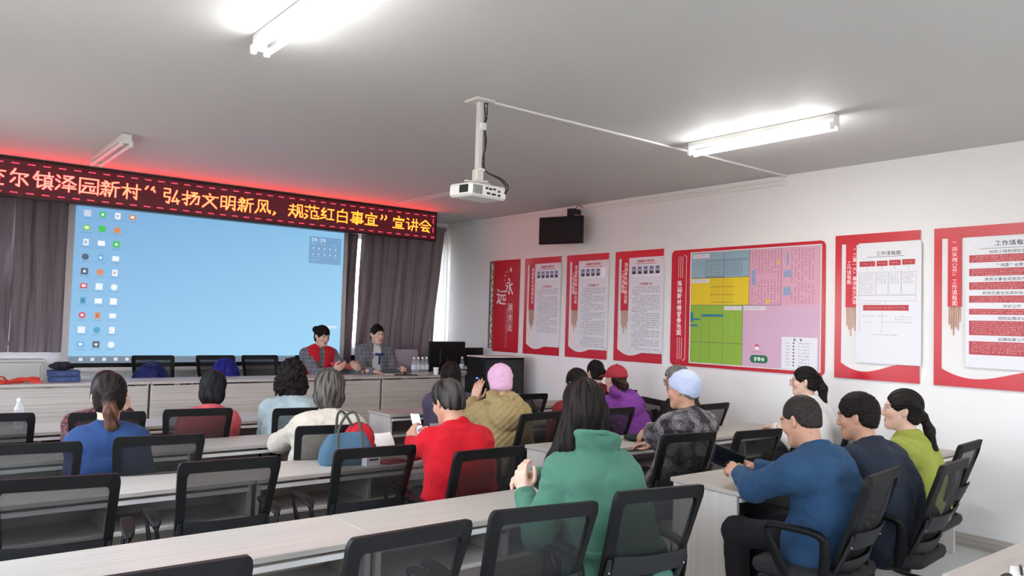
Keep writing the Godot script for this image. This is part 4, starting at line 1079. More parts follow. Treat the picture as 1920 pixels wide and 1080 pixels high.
func things():
	var dt := FLR + 0.75   # top of the dais desks
	mat("bottle_label", c8(206, 210, 218), 0.5)
	for i in 4:
		bottle(Vector3(5.115 + i * 0.068, dt, -8.36 - 0.012 * i), "%s of four small clear water bottles in a row on the dais desk" % ["leftmost", "second from left", "third from left", "rightmost"][i], "four bottles on the dais desk")
	bottle(Vector3(5.87, dt, -8.40), "lone clear water bottle at the right end of the dais desk before the second monitor", "")
	bottle(Vector3(0.725, 0.75, -6.43), "clear water bottle on the front left-hand desk at the picture edge", "", false)
	var b := MB.new()
	b.lathe([Vector2(0.026, 0.0), Vector2(0.027, 0.003), Vector2(0.037, 0.088), Vector2(0.039, 0.09), Vector2(0.0355, 0.088), Vector2(0.026, 0.008), Vector2(0.002, 0.007)], 20)
	single("paper_cup", b, M.white_paper, "white paper cup on the dais desk right of the four bottles", "cup", "", Vector3(5.43, dt, -8.34))
	# monitors seen from behind
	var t = thing("desk_monitor", "large black desk monitor turned away, tallest on the right end of the dais desk", "monitor", Vector3(5.655, dt, -8.44))
	b = MB.new(); b.box(Vector3(0, 0.225, 0), Vector3(0.56, 0.385, 0.035), 0.008); b.box(Vector3(0, 0.22, 0.028), Vector3(0.26, 0.2, 0.03), 0.012); part(t, "casing", b, M.black_plastic)
	b = MB.new(); b.box(Vector3(0, 0.11, 0.05), Vector3(0.05, 0.2, 0.02), 0.004); part(t, "neck", b, M.black_plastic)
	b = MB.new(); b.box(Vector3(0, 0.008, 0.0), Vector3(0.26, 0.016, 0.18), 0.005); part(t, "foot", b, M.black_plastic)
	t = thing("side_stand", "narrow dark stand in the corner under the second monitor", "stand", Vector3(6.2, FLR, -8.75))
	b = MB.new(); b.box(Vector3(0, 0.36, 0), Vector3(0.5, 0.72, 0.4), 0.006); part(t, "body", b, M.black_plastic)
	b = MB.new(); b.box(Vector3(0, 0.745, 0), Vector3(0.54, 0.05, 0.44), 0.008); part(t, "top_board", b, M.white_metal)
	t = thing("desk_monitor", "smaller black monitor in the corner just right of the tall one", "monitor", Vector3(6.2, FLR + 0.77, -8.68))
	b = MB.new(); b.box(Vector3(0, 0.185, 0), Vector3(0.42, 0.25, 0.035), 0.008); part(t, "casing", b, M.black_plastic)
	b = MB.new(); b.box(Vector3(0, 0.035, -0.01), Vector3(0.05, 0.07, 0.02), 0.004); b.box(Vector3(0, 0.006, 0), Vector3(0.22, 0.012, 0.16), 0.004); part(t, "foot", b, M.black_plastic)
	t = thing("equipment_tower", "black computer tower with a small blue light beside the dais desk end", "computer", Vector3(5.54, 0, -7.66))
	b = MB.new(); b.box(Vector3(0, 0.48, 0), Vector3(0.17, 0.96, 0.16), 0.008); part(t, "casing", b, M.black_plastic)
	b = MB.new(); b.box(Vector3(0, 0.5, 0.082), Vector3(0.15, 0.9, 0.006), 0.002); part(t, "front_cover", b, M.black_gloss)
	var bl := mat("blue_led", c8(90, 110, 255), 0.4); bl.emission_enabled = true; bl.emission = Color(0.25, 0.3, 1.0); bl.emission_energy_multiplier = 5.0
	b = MB.new(); b.box(Vector3(-0.02, 0.93, 0.087), Vector3(0.03, 0.014, 0.004), 0.001); part(t, "status_light", b, bl)
	t = thing("black_cabinet", "tall black glossy equipment cabinet against the poster wall behind the pink hat", "cabinet", Vector3(5.97, 0, -7.80))
	b = MB.new(); b.box(Vector3(0, 0.59, 0), Vector3(0.64, 1.16, 0.36), 0.008); part(t, "body", b, M.black_plastic)
	b = MB.new(); b.box(Vector3(0, 0.6, 0.183), Vector3(0.60, 1.08, 0.008), 0.002); part(t, "glass_door", b, M.black_gloss)
	b = MB.new(); b.box(Vector3(0, 1.177, 0), Vector3(0.63, 0.014, 0.39), 0.004); part(t, "top_board", b, M.white_metal)
	# chair under a pale cover next to the speakers
	t = thing("covered_chair", "chair under a pale lilac cover beside the speaker in the grey jacket", "chair", Vector3(5.42, FLR, -8.92))
	var cv := cloth("lilac_cover", c8(196, 186, 200))
	b = MB.new()
	var rings := []
	for q in [[0.42, 0.21, 0.03], [0.7, 0.205, 0.035], [0.98, 0.195, 0.035], [1.02, 0.18, 0.028], [1.035, 0.15, 0.012]]:
		var ring := []
		for p in rect_ring(q[1], q[2], q[2] * 0.9, 5): ring.append(Vector3(p.x, q[0], -p.y - 0.13 - 0.06 * (q[0] - 0.42)))
		rings.append(ring)
	b.loft(rings); part(t, "back_cover", b, cv)
	b = MB.new(); b.box(Vector3(0, 0.43, 0.05), Vector3(0.44, 0.08, 0.42), 0.03); part(t, "seat_cover", b, cv)
	for q in [[-0.18, -0.14], [0.18, -0.14], [-0.18, 0.22], [0.18, 0.22]]:
		b = MB.new(); b.tube([Vector3(q[0], 0, q[1]), Vector3(q[0], 0.4, q[1])], 0.012, 8); part(t, "leg", b, M.black_metal)
	# cartons, sash, bags on the dais
	var navy := mat("navy_card", c8(32, 50, 104), 0.5)
	var im := Image.create(256, 64, false, Image.FORMAT_RGB8); im.fill(c8(30, 52, 100))
	var r := RandomNumberGenerator.new(); r.seed = 9
	small_print(im, r, 60, 22, 70, 11, c8(170, 186, 214)); small_print(im, r, 60, 36, 70, 11, c8(140, 160, 200)); small_print(im, r, 150, 20, 80, 13, c8(170, 186, 214)); small_print(im, r, 190, 38, 40, 11, c8(140, 160, 200))
	var pm := print_mat("carton_print", im)
	for i in 2:
		t = thing("blue_carton", "flat navy blue carton with small white print, %s of the stack of two" % ["lower", "upper"][i], "carton", Vector3(1.30 - 0.008 * i, dt + i * 0.056, -8.42), 0.05 * i, "navy cartons on the dais desk")
		b = MB.new(); b.box(Vector3(0, 0.0275, 0), Vector3(0.25, 0.055, 0.17), 0.003); part(t, "box", b, navy)
		b = MB.new(); b.slab(0.246, 0.05, 0.002, Transform3D(Basis(), Vector3(-0.123, 0.0025, 0.0865))); part(t, "printed_side", b, pm)
	var pouch := cloth("dark_pouch", c8(36, 34, 44))
	tag(part(self, numbered("dark_pouch"), blob(Vector3(1.275, dt + 0.112 + 0.035, -8.43), Vector3(0.11, 0.04, 0.07), 31, 0.014, 0.009, 14.0), pouch), "crumpled dark pouch lying on top of the navy cartons", "pouch")
	var sash := cloth("orange_sash", c8(206, 62, 46), 0.7)
	t = thing("red_ribbon", "folded orange-red sash with pale edges on the leftmost dais desk", "sash", Vector3(0.9, dt, -8.38))
	b = MB.new()
	for k in 2:
		var rr := []
		for i in 25:
			var u := i / 24.0
			var p := Vector3(lerpf(-0.28, 0.2, u), 0.022 + 0.018 * sin(u * 9.0 + k * 1.7), 0.02 + 0.05 * k + 0.03 * sin(u * 5.0 + k))
			rr.append([p + Vector3(0, 0.016, 0.0), p + Vector3(0, 0.016, 0.006), p + Vector3(0, -0.02, 0.012), p + Vector3(0, -0.02, 0.006)])
		b.loft(rr)
	part(t, "band", b, sash)
	b = MB.new()
	var pts := []
	for i in 22: pts.append(Vector3(-0.13 + 0.05 * cos(i * TAU / 20), 0.035 + 0.032 * sin(i * TAU / 20), 0.05 + 0.004 * i))
	b.tube(pts, 0.007, 6, 2.2); part(t, "loop", b, sash)
	var bb := cloth("dark_blue_bag", c8(26, 34, 92), 0.6)
	t = thing("blue_bag", "crumpled dark blue bag on the left empty dais chair", "bag", Vector3(2.18, FLR + 0.49, -8.88))
	part(t, "body", blob(Vector3(0, 0.19, 0), Vector3(0.19, 0.21, 0.13), 33, 0.03, 0.011, 8.0), bb)
	b = MB.new(); b.tube(smooth_path([Vector3(-0.1, 0.33, 0.03), Vector3(-0.05, 0.42, 0.05), Vector3(0.03, 0.41, 0.06), Vector3(0.09, 0.33, 0.04)]), 0.006, 6, 1.8); part(t, "strap", b, bb)
	var nb := cloth("blue_mesh", c8(34, 36, 130), 0.5)
	t = thing("mesh_bag", "rounded bright blue mesh bag on the middle empty dais chair", "bag", Vector3(2.95, FLR + 0.49, -8.86))
	part(t, "body", blob(Vector3(0, 0.21, 0), Vector3(0.17, 0.24, 0.14), 35, 0.022, 0.011, 11.0), nb)
	b = MB.new()
	for k in 5:
		var a := PI * k / 5.0
		var arc := []
		for i in 13:
			var ph := PI * i / 12.0
			arc.append(Vector3(cos(a) * cos(ph) * 0.172, 0.21 + sin(ph) * 0.245, sin(a) * cos(ph) * 0.142))
		b.tube(arc, 0.005, 5)
	part(t, "cord", b, nb)
	b = MB.new(); b.box(Vector3.ZERO, Vector3(0.21, 0.003, 0.29), 0.001, Transform3D(Basis(Vector3.UP, 1.35), Vector3.ZERO))
	single("speech_sheet", b, M.white_paper, "white sheet lying on the desk before the grey-jacketed speaker", "paper", "", Vector3(4.93, dt + 0.002, -8.5))
	b = MB.new(); b.box(Vector3.ZERO, Vector3(0.2, 0.006, 0.28), 0.001, Transform3D(Basis(Vector3.UP, 1.2), Vector3.ZERO))
	single("folder", b, M.black_plastic, "thin dark folder lying on the dais desk left of the bottles", "folder", "", Vector3(5.0, dt + 0.003, -8.36))
	t = thing("microphone", "small black handheld microphone lying on the desk near the four bottles", "microphone", Vector3(5.08, dt + 0.022, -8.55), 1.3)
	b = MB.new(); b.tube([Vector3(-0.11, -0.006, 0), Vector3(0.05, 0, 0)], [0.011, 0.015], 12); part(t, "handle", b, M.black_plastic)
	b = MB.new(); b.ball(Vector3(0.07, 0.0, 0), 0.022, Transform3D(), 14); part(t, "grille", b, M.grey_plastic)
	# tote bag and what stands around it on the third desk row
	t = thing("tote_bag", "blue denim tote bag with tall dark handles standing on the third desk row", "bag", Vector3(2.12, 0.75, -4.19), -0.3)
	var den := cloth("denim", c8(74, 104, 126))
	b = MB.new()
	rings = []
	for q in [[0.0, 0.150, 0.080], [0.015, 0.157, 0.086], [0.08, 0.150, 0.078], [0.13, 0.130, 0.062], [0.17, 0.105, 0.04], [0.178, 0.10, 0.022]]:
		var ring := []
		for p in rect_ring(q[1], q[2], q[2] * 0.6, 4): ring.append(Vector3(p.x, q[0] + 0.01 * sin(p.x * 14.0) * q[0] * 5.0, -p.y))
		rings.append(ring)
	b.loft(rings); part(t, "body", b, den)
	var hm := mat("handle_strap", c8(62, 66, 62), 0.7)
	for s in [-1, 1]:
		b = MB.new()
		b.tube(smooth_path([Vector3(-0.06, 0.11, s * 0.074), Vector3(-0.055, 0.2, s * 0.045), Vector3(-0.03 + 0.02 * s, 0.285, s * 0.03), Vector3(0.012 + 0.03 * s, 0.295, s * 0.03), Vector3(0.06 + 0.015 * s, 0.2, s * 0.045), Vector3(0.085, 0.10, s * 0.074)], 6), 0.0032, 8, 2.6, Vector3.BACK)
		part(t, "handle", b, hm)
	t = thing("red_hat", "rounded red hat stuffed into the tote bag between its handles", "cap", Vector3(2.225, 0.79, -4.235), 0.3)
	var rc := cloth("cap_red", c8(200, 26, 44), 0.6)
	b = MB.new()
	b.lathe([Vector2(0.086, 0.0), Vector2(0.092, 0.01), Vector2(0.092, 0.085), Vector2(0.083, 0.135), Vector2(0.058, 0.168), Vector2(0.026, 0.184), Vector2(0.002, 0.188)], 28)
	part(t, "crown", b, rc)
	b = MB.new()
	for k in 3:
		var arc := []
		for i in 13:
			var ph := PI * i / 12.0
			arc.append(Vector3(cos(PI * k / 3.0) * cos(ph) * 0.094, 0.085 + sin(ph) * 0.104, sin(PI * k / 3.0) * cos(ph) * 0.094))
		b.tube(arc, 0.003, 5)
	part(t, "seam", b, mat("seam_grey", c8(88, 30, 36), 0.7))
	b = MB.new()
	b.grid(8, 10, func(u, v): return Vector3((u - 0.5) * 0.15, v * 0.13, -0.06 * v * v + 0.02 * sin(u * 3.0)))
	single("paper_sheet", b, M.white_paper, "white printed sheet leaning up beside the tote bag", "paper", "", Vector3(2.47, 0.752, -4.33), 0.2)
	t = thing("medicine_box", "small white box with dark lettering on the desk, seen through the chair net", "box", Vector3(2.22, 0.75, -4.07), 0.1)
	b = MB.new(); b.box(Vector3(0, 0.025, 0), Vector3(0.095, 0.05, 0.06), 0.002); part(t, "carton", b, M.white_paper)
	b = MB.new(); b.box(Vector3(0, 0.036, 0.031), Vector3(0.06, 0.01, 0.001), 0.0); part(t, "dark_print", b, M.grey_plastic)
	t = thing("leaflet", "red and dark leaflet lying on the desk next to the small white box", "leaflet", Vector3(2.38, 0.752, -4.1), 0.2)
	b = MB.new(); b.box(Vector3(0, 0.004, 0), Vector3(0.17, 0.008, 0.12), 0.002); part(t, "cover", b, mat("leaflet_red", c8(176, 50, 66), 0.5))
	b = MB.new(); b.box(Vector3(0.01, 0.0085, 0.03), Vector3(0.12, 0.002, 0.03), 0.0); part(t, "dark_print", b, M.grey_plastic)
	# under the hand of the person in the white cap
	tag(part(self, numbered("dark_glove"), blob(Vector3(4.44, 0.75 + 0.02, -4.0), Vector3(0.13, 0.024, 0.1), 37, 0.012, 0.008, 12.0), cloth("dark_green_cloth", c8(34, 44, 42))), "crumpled dark green glove on the desk under the hand of the white-capped person", "glove")
	# near desk, lower right corner
	t = thing("name_card", "white card lying near the far edge of the corner desk", "card", Vector3(3.23, 0.75, -1.05), 0.3)
	b = MB.new(); b.box(Vector3(0, 0.001, 0), Vector3(0.2, 0.002, 0.1), 0.0); part(t, "sheet", b, M.white_paper)
	t = thing("pen", "black pen lying across the white card on the corner desk", "pen", Vector3(3.26, 0.757, -1.075), 0.35)
	b = MB.new(); b.tube([Vector3(-0.07, 0, 0), Vector3(-0.06, 0, 0), Vector3(0.07, 0, 0)], [0.001, 0.0045, 0.005], 8); part(t, "barrel", b, M.black_plastic)
	b = MB.new(); b.box(Vector3(0.05, 0.006, 0), Vector3(0.04, 0.002, 0.004), 0.0); part(t, "clip", b, M.chrome)
	b = MB.new(); b.ball(Vector3(0, 0.008, 0), Vector3(0.075, 0.008, 0.02), Transform3D(Basis(Vector3.UP, 0.2), Vector3.ZERO), 16)
	single("spectacle_case", b, M.grey_plastic, "slim dark grey case on the corner desk left of the card", "case", "", Vector3(3.10, 0.75, -1.07))
	# phones
	t = thing("smartphone", "white-screened smartphone held up by the man in the red sweater", "phone", Vector3(2.64, 0.935, -4.25))
	var pb := Basis(Vector3.UP, 0.3) * Basis(Vector3.RIGHT, -0.45) * Basis(Vector3.BACK, -0.12)
	b = MB.new(); b.box(Vector3.ZERO, Vector3(0.078, 0.155, 0.009), 0.003, Transform3D(pb, Vector3.ZERO)); part(t, "casing", b, M.white_plastic)
	var ps := mat("phone_screen", c8(220, 226, 240), 0.2); ps.emission_enabled = true; ps.emission = Color(0.82, 0.86, 1.0); ps.emission_energy_multiplier = 0.5
	b = MB.new(); b.box(Vector3(0, 0.0, 0.005), Vector3(0.07, 0.14, 0.001), 0.0, Transform3D(pb, Vector3.ZERO)); part(t, "phone_display", b, ps)
	t = thing("tablet_phone", "dark wallet-cased phone held in both hands by the man in blue", "phone", Vector3(3.60, 0.895, -2.6))
	pb = Basis(Vector3(0.80, -0.36, 0.48).normalized(), Vector3(0.35, 0.93, 0.10).normalized(), Vector3.ZERO)
	var zx := pb.x.cross(pb.y).normalized()
	pb = Basis(pb.x, zx.cross(pb.x).normalized(), zx)
	b = MB.new(); b.box(Vector3.ZERO, Vector3(0.19, 0.105, 0.010), 0.004, Transform3D(pb, Vector3.ZERO)); part(t, "wallet_case", b, M.black_plastic)
	b = MB.new(); b.box(Vector3(0, 0, 0.0055), Vector3(0.165, 0.085, 0.002), 0.001, Transform3D(pb, Vector3.ZERO)); part(t, "glass", b, M.black_gloss)
	b = MB.new()
	for s in [-1, 1]: b.box(Vector3(0, s * 0.0525, 0), Vector3(0.188, 0.0015, 0.011), 0.0, Transform3D(pb, Vector3.ZERO))
	part(t, "metal_edge", b, M.chrome)
	b = MB.new()
	b.grid(10, 8, func(u, v): return Vector3((u - 0.5) * 0.27, 0.07 * v + 0.01 * sin(u * 5.0), -0.13 * v + 0.01 * sin(u * 4.0 + v)))
	single("red_sheet", b, mat("pink_red_paper", c8(206, 84, 92), 0.7), "pale red sheet held by the speaker in the red vest", "paper", "", Vector3(4.32, 0.985, -8.66), 0.1)

# ---------------------------------------------------------------- distance fields for soft bodies
class Field:
	var n := 0
	var ty := PackedInt32Array()       # 0 tapered capsule, 1 ellipsoid, 2 half-space, 3 ring
	var op := PackedInt32Array()       # 0 join, 1 cut
	var a := PackedVector3Array()
	var b := PackedVector3Array()
	var r := PackedVector3Array()
	var bas: Array[Basis] = []
	var noise: FastNoiseLite
	var mode := 0                      # 1 crumple, 2 strands, 3 folds, 4 quilting
	var amp := 0.0
	var near := 0.03
	var whole := false
	var tail_col := Color(0, 0, 0, 0)
	var hinv := Transform3D()          # head frame for strands
	var pole := Vector3.ZERO
	var pole_y := false
	var freq := 8.0
	var tint := 0                      # 1 hair, 2 head skin, 3 plain
	var col := Color.WHITE
	var col2 := Color.WHITE
	var lip := Color.WHITE
	var brow := 0.003
	func add(t: int, o: int, pa: Vector3, pb: Vector3, pr: Vector3, bb: Basis) -> void:
		ty.append(t); op.append(o); a.append(pa); b.append(pb); r.append(pr); bas.append(bb); n += 1
	func cap(pa: Vector3, pb: Vector3, ra: float, rb: float, k := 0.03, o := 0) -> void: add(0, o, pa, pb, Vector3(ra, rb, k), Basis())
	func ell(c: Vector3, rad: Vector3, k := 0.02, o := 0, bb := Basis()) -> void: add(1, o, c, rad, Vector3(0, 0, k), bb)
	func plane(p: Vector3, nn: Vector3, k := 0.01, o := 1) -> void: add(2, o, p, nn.normalized(), Vector3(0, 0, k), Basis())   # cuts away the side nn points to
	func ring(c: Vector3, axis: Vector3, R: float, rr: float, k := 0.01, o := 0) -> void: add(3, o, c, axis.normalized(), Vector3(R, rr, k), Basis())
	func one(i: int, p: Vector3) -> float:
		match ty[i]:
			0:
				var ba := b[i] - a[i]
				var pa := p - a[i]
				var h := clampf(pa.dot(ba) / maxf(ba.length_squared(), 1e-9), 0.0, 1.0)
				return (pa - ba * h).length() - lerpf(r[i].x, r[i].y, h)
			1:
				var q := (p - a[i]) * bas[i]
				var s := q / b[i]
				var k0 := s.length()
				var k1 := (s / b[i]).length()
				if k1 < 1e-6: return -minf(b[i].x, minf(b[i].y, b[i].z))
				return k0 * (k0 - 1.0) / k1
			2:
				return -(p - a[i]).dot(b[i])
			3:
				var q := p - a[i]
				var y := q.dot(b[i])
				return Vector2((q - b[i] * y).length() - r[i].x, y).length() - r[i].y
		return 1.0
	func strand(p: Vector3) -> float:
		var l := hinv * p
		var ang: float
		var ds: float
		if pole_y: ang = atan2(l.x - pole.x, l.z - pole.z); ds = l.y
		else: ang = atan2(l.x - pole.x, l.y - pole.y); ds = l.distance_to(pole)
		return noise.get_noise_3d(cos(ang) * freq, sin(ang) * freq, ds * 9.0)
	func bump(p: Vector3) -> float:
		match mode:
			1: return noise.get_noise_3dv(p) * amp
			2: return strand(p) * amp
			3:
				var q := Vector3(p.x + 0.06 * noise.get_noise_3d(p.y, p.z, p.x), p.y * 1.4 + p.x * 0.5, p.z)
				var v := noise.get_noise_3dv(q)
				return (absf(v) - 0.22) * amp
			4:
				var u := (p.x + p.y) * 38.0; var v := (p.x - p.y) * 38.0
				return -amp * (absf(sin(u * PI * 0.5)) * absf(sin(v * PI * 0.5)) - 0.5) + noise.get_noise_3dv(p) * 0.004
		return 0.0
	func ev(p: Vector3, l: PackedInt32Array) -> float:
		var d := 1e6
		for i in l:
			var e := one(i, p)
			var k := r[i].z
			if op[i] == 0:
				if d > 1e5: d = e
				else:
					var h := maxf(k - absf(d - e), 0.0) / k
					d = minf(d, e) - h * h * k * 0.25
			else:
				e = -e
				var h := maxf(k - absf(d - e), 0.0) / k
				d = maxf(d, e) + h * h * k * 0.25
		if mode > 0 and absf(d) < near: d += bump(p)
		return d
	func paint(p: Vector3, nn: Vector3) -> Color:
		if tint == 1:
			var s := strand(p) if mode == 2 else noise.get_noise_3dv(p * 3.0)
			var c := col.lerp(col2, clampf(0.5 + s * 1.3, 0.0, 1.0))
			if tail_col.a > 0.5:
				var l := hinv * p
				c = c.lerp(tail_col * (0.75 + s), clampf((l.z - pole.z + 0.005) * 60.0, 0.0, 1.0) * clampf((pole.y + 0.005 - l.y) * 40.0, 0.0, 1.0))
			return c
		if tint == 2:
			var l := hinv * p
			var c := col
			var fr := 0.04 * noise.get_noise_3dv(p * 2.0)
			c = Color(c.r * (1 + fr), c.g * (1 + fr), c.b * (1 + fr))
			if l.z < -0.03 and absf(l.y) < 0.13 and absf(l.x) < 0.08:
				var ax := absf(l.x)
				var ck := exp(-(pow(ax - 0.045, 2) + pow(l.y + 0.03, 2)) / 0.0007)
				c = c.lerp(Color(c.r * 1.04, c.g * 0.82, c.b * 0.80), 0.5 * ck)
				if ax < 0.026 and absf(l.y + 0.066 + ax * ax * 6.0) < 0.0095 - ax * 0.2 and l.z < -0.07: c = lip
				if absf(l.y + 0.067) < 0.0012 and ax < 0.022: c = Color(lip.r * 0.4, lip.g * 0.4, lip.b * 0.4)
				var by := 0.028 - pow(ax - 0.034, 2) * 8.0
				if ax > 0.013 and ax < 0.055 and absf(l.y - by) < brow: c = c.lerp(Color(0.02, 0.016, 0.014), 0.85)
				var ex := ax - 0.032; var ey := l.y - 0.005
				if absf(ex) < 0.0165 and absf(ey) < 0.0078 * (1.0 - pow(ex / 0.0172, 2)):
					c = Color(0.62, 0.58, 0.55)
					if Vector2(ex, ey).length() < 0.0066: c = Color(0.012, 0.009, 0.008)
				elif absf(ex) < 0.019 and ey > 0 and absf(ey - 0.0082 * (1.0 - pow(ex / 0.0195, 2))) < 0.0026: c = Color(0.02, 0.016, 0.015)
			return c
		return col
	func mesh(cell: float) -> ArrayMesh:
		return to_mesh(arrays(cell))
	static func to_mesh(arr: Array) -> ArrayMesh:
		var m := ArrayMesh.new()
		if arr.size() > 0: m.add_surface_from_arrays(Mesh.PRIMITIVE_TRIANGLES, arr)
		return m
	func arrays(cell: float) -> Array:   # surface nets over the blocks that the surface crosses
		var lo := Vector3.ONE * 1e6
		var hi := -lo
		for i in n:
			if op[i] != 0: continue
			var e := 0.0
			match ty[i]:
				0:
					e = maxf(r[i].x, r[i].y) + 0.03
					lo = lo.min(a[i] - Vector3.ONE * e).min(b[i] - Vector3.ONE * e); hi = hi.max(a[i] + Vector3.ONE * e).max(b[i] + Vector3.ONE * e)
				1:
					e = maxf(b[i].x, maxf(b[i].y, b[i].z)) + 0.03
					lo = lo.min(a[i] - Vector3.ONE * e); hi = hi.max(a[i] + Vector3.ONE * e)
				3:
					e = r[i].x + r[i].y + 0.03
					lo = lo.min(a[i] - Vector3.ONE * e); hi = hi.max(a[i] + Vector3.ONE * e)
		var bs := cell * 8.0
		var nx := int(ceil((hi.x - lo.x) / bs)); var ny := int(ceil((hi.y - lo.y) / bs)); var nz := int(ceil((hi.z - lo.z) / bs))
		var R := bs * 0.867
		var pad := absf(amp) * 1.2
		near = pad + cell * 3.0
		var inv_cell := 0.62 / cell
		var V := PackedVector3Array()
		var map := {}
		var ed := PackedInt32Array()
		var val := PackedFloat32Array(); val.resize(729)
		var SY := 1024; var SZ := 1048576
		for bz in nz:
			for by in ny:
				for bx in nx:
					var o := lo + Vector3(bx, by, bz) * bs
					var c := o + Vector3.ONE * bs * 0.5
					var l := PackedInt32Array()
					var any := false
					for i in n:
						if ty[i] == 2: l.append(i); continue
						var e := one(i, c)
						if e < R * 1.25 + r[i].z + pad:
							l.append(i)
							if op[i] == 0: any = true
					if not any: continue
					var d0 := ev(c, l)
					if absf(d0) > R * 1.4 + pad + 0.006: continue
					var q := 0
					for k in 9:
						for j in 9:
							var i := 0
							while i < 9:   # far from the surface, step over the corners it cannot reach
								var dd := ev(o + Vector3(i, j, k) * cell, l)
								var jump := maxi(1, int((absf(dd) - pad) * inv_cell))
								while jump > 0 and i < 9:
									val[q] = dd
									q += 1; i += 1; jump -= 1
					for k in 8:
						for j in 8:
							for i in 8:
								q = i + j * 9 + k * 81
								var v0 := val[q]; var v1 := val[q + 1]; var v2 := val[q + 9]; var v3 := val[q + 10]
								var v4 := val[q + 81]; var v5 := val[q + 82]; var v6 := val[q + 90]; var v7 := val[q + 91]
								var s := int(v0 < 0) + int(v1 < 0) + int(v2 < 0) + int(v3 < 0) + int(v4 < 0) + int(v5 < 0) + int(v6 < 0) + int(v7 < 0)
								if s == 0 or s == 8: continue
								var acc := Vector3.ZERO; var cnt := 0
								if (v0 < 0) != (v1 < 0): acc += Vector3(v0 / (v0 - v1), 0, 0); cnt += 1
								if (v2 < 0) != (v3 < 0): acc += Vector3(v2 / (v2 - v3), 1, 0); cnt += 1
								if (v4 < 0) != (v5 < 0): acc += Vector3(v4 / (v4 - v5), 0, 1); cnt += 1
								if (v6 < 0) != (v7 < 0): acc += Vector3(v6 / (v6 - v7), 1, 1); cnt += 1
								if (v0 < 0) != (v2 < 0): acc += Vector3(0, v0 / (v0 - v2), 0); cnt += 1
								if (v1 < 0) != (v3 < 0): acc += Vector3(1, v1 / (v1 - v3), 0); cnt += 1
								if (v4 < 0) != (v6 < 0): acc += Vector3(0, v4 / (v4 - v6), 1); cnt += 1
								if (v5 < 0) != (v7 < 0): acc += Vector3(1, v5 / (v5 - v7), 1); cnt += 1
								if (v0 < 0) != (v4 < 0): acc += Vector3(0, 0, v0 / (v0 - v4)); cnt += 1
								if (v1 < 0) != (v5 < 0): acc += Vector3(1, 0, v1 / (v1 - v5)); cnt += 1
								if (v2 < 0) != (v6 < 0): acc += Vector3(0, 1, v2 / (v2 - v6)); cnt += 1
								if (v3 < 0) != (v7 < 0): acc += Vector3(1, 1, v3 / (v3 - v7)); cnt += 1
								var gx := bx * 8 + i; var gy := by * 8 + j; var gz := bz * 8 + k
								map[gx + gy * SY + gz * SZ] = V.size()
								V.append(o + (Vector3(i, j, k) + acc / cnt) * cell)
								var kk := gx + gy * SY + gz * SZ
								if (v0 < 0) != (v1 < 0): ed.append(kk); ed.append(0 if v0 < 0 else 3)
								if (v0 < 0) != (v2 < 0): ed.append(kk); ed.append(1 if v0 < 0 else 4)
								if (v0 < 0) != (v4 < 0): ed.append(kk); ed.append(2 if v0 < 0 else 5)
		return finish(V, map, ed, SY, SZ)
	func finish(V: PackedVector3Array, map: Dictionary, ed: PackedInt32Array, SY: int, SZ: int) -> Array:
		var I := PackedInt32Array()
		for e in range(0, ed.size(), 2):
			var kk := ed[e]; var ax := ed[e + 1] % 3
			var s1: int; var s2: int
			if ax == 0: s1 = SY; s2 = SZ
			elif ax == 1: s1 = SZ; s2 = 1
			else: s1 = 1; s2 = SY
			var p = map.get(kk - s1 - s2); var q = map.get(kk - s2); var t = map.get(kk); var u = map.get(kk - s1)
			if p == null or q == null or t == null or u == null: continue
			if ed[e + 1] < 3: I.append_array(PackedInt32Array([p, t, q, p, u, t]))
			else: I.append_array(PackedInt32Array([p, q, t, p, t, u]))
		var N := PackedVector3Array(); N.resize(V.size())
		for i in range(0, I.size(), 3):
			var nn := (V[I[i + 2]] - V[I[i]]).cross(V[I[i + 1]] - V[I[i]])
			N[I[i]] += nn; N[I[i + 1]] += nn; N[I[i + 2]] += nn
		var C := PackedColorArray(); C.resize(V.size())
		for i in V.size():
			N[i] = N[i].normalized()
			C[i] = paint(V[i], N[i])
		if I.size() == 0: return []
		if whole: I = largest(I, V.size())
		var arr := []
		arr.resize(Mesh.ARRAY_MAX)
		arr[Mesh.ARRAY_VERTEX] = V; arr[Mesh.ARRAY_NORMAL] = N; arr[Mesh.ARRAY_COLOR] = C; arr[Mesh.ARRAY_INDEX] = I
		return arr
	func largest(I: PackedInt32Array, nv: int) -> PackedInt32Array:   # keep the biggest connected piece, drop specks
		var up := PackedInt32Array(); up.resize(nv)
		for i in nv: up[i] = i
		for i in I.size():
			var x := I[i]
			while up[x] != x: up[x] = up[up[x]]; x = up[x]
			var y := I[i - i % 3]
			while up[y] != y: up[y] = up[up[y]]; y = up[y]
			if x != y: up[x] = y
		var cnt := {}
		var best := -1
		for i in range(0, I.size(), 3):
			var x := I[i]
			while up[x] != x: x = up[x]
			cnt[x] = cnt.get(x, 0) + 1
			if best < 0 or cnt[x] > cnt[best]: best = x
		var out := PackedInt32Array()
		for i in range(0, I.size(), 3):
			var x := I[i]
			while up[x] != x: x = up[x]
			if x == best: out.append(I[i]); out.append(I[i + 1]); out.append(I[i + 2])
		return out
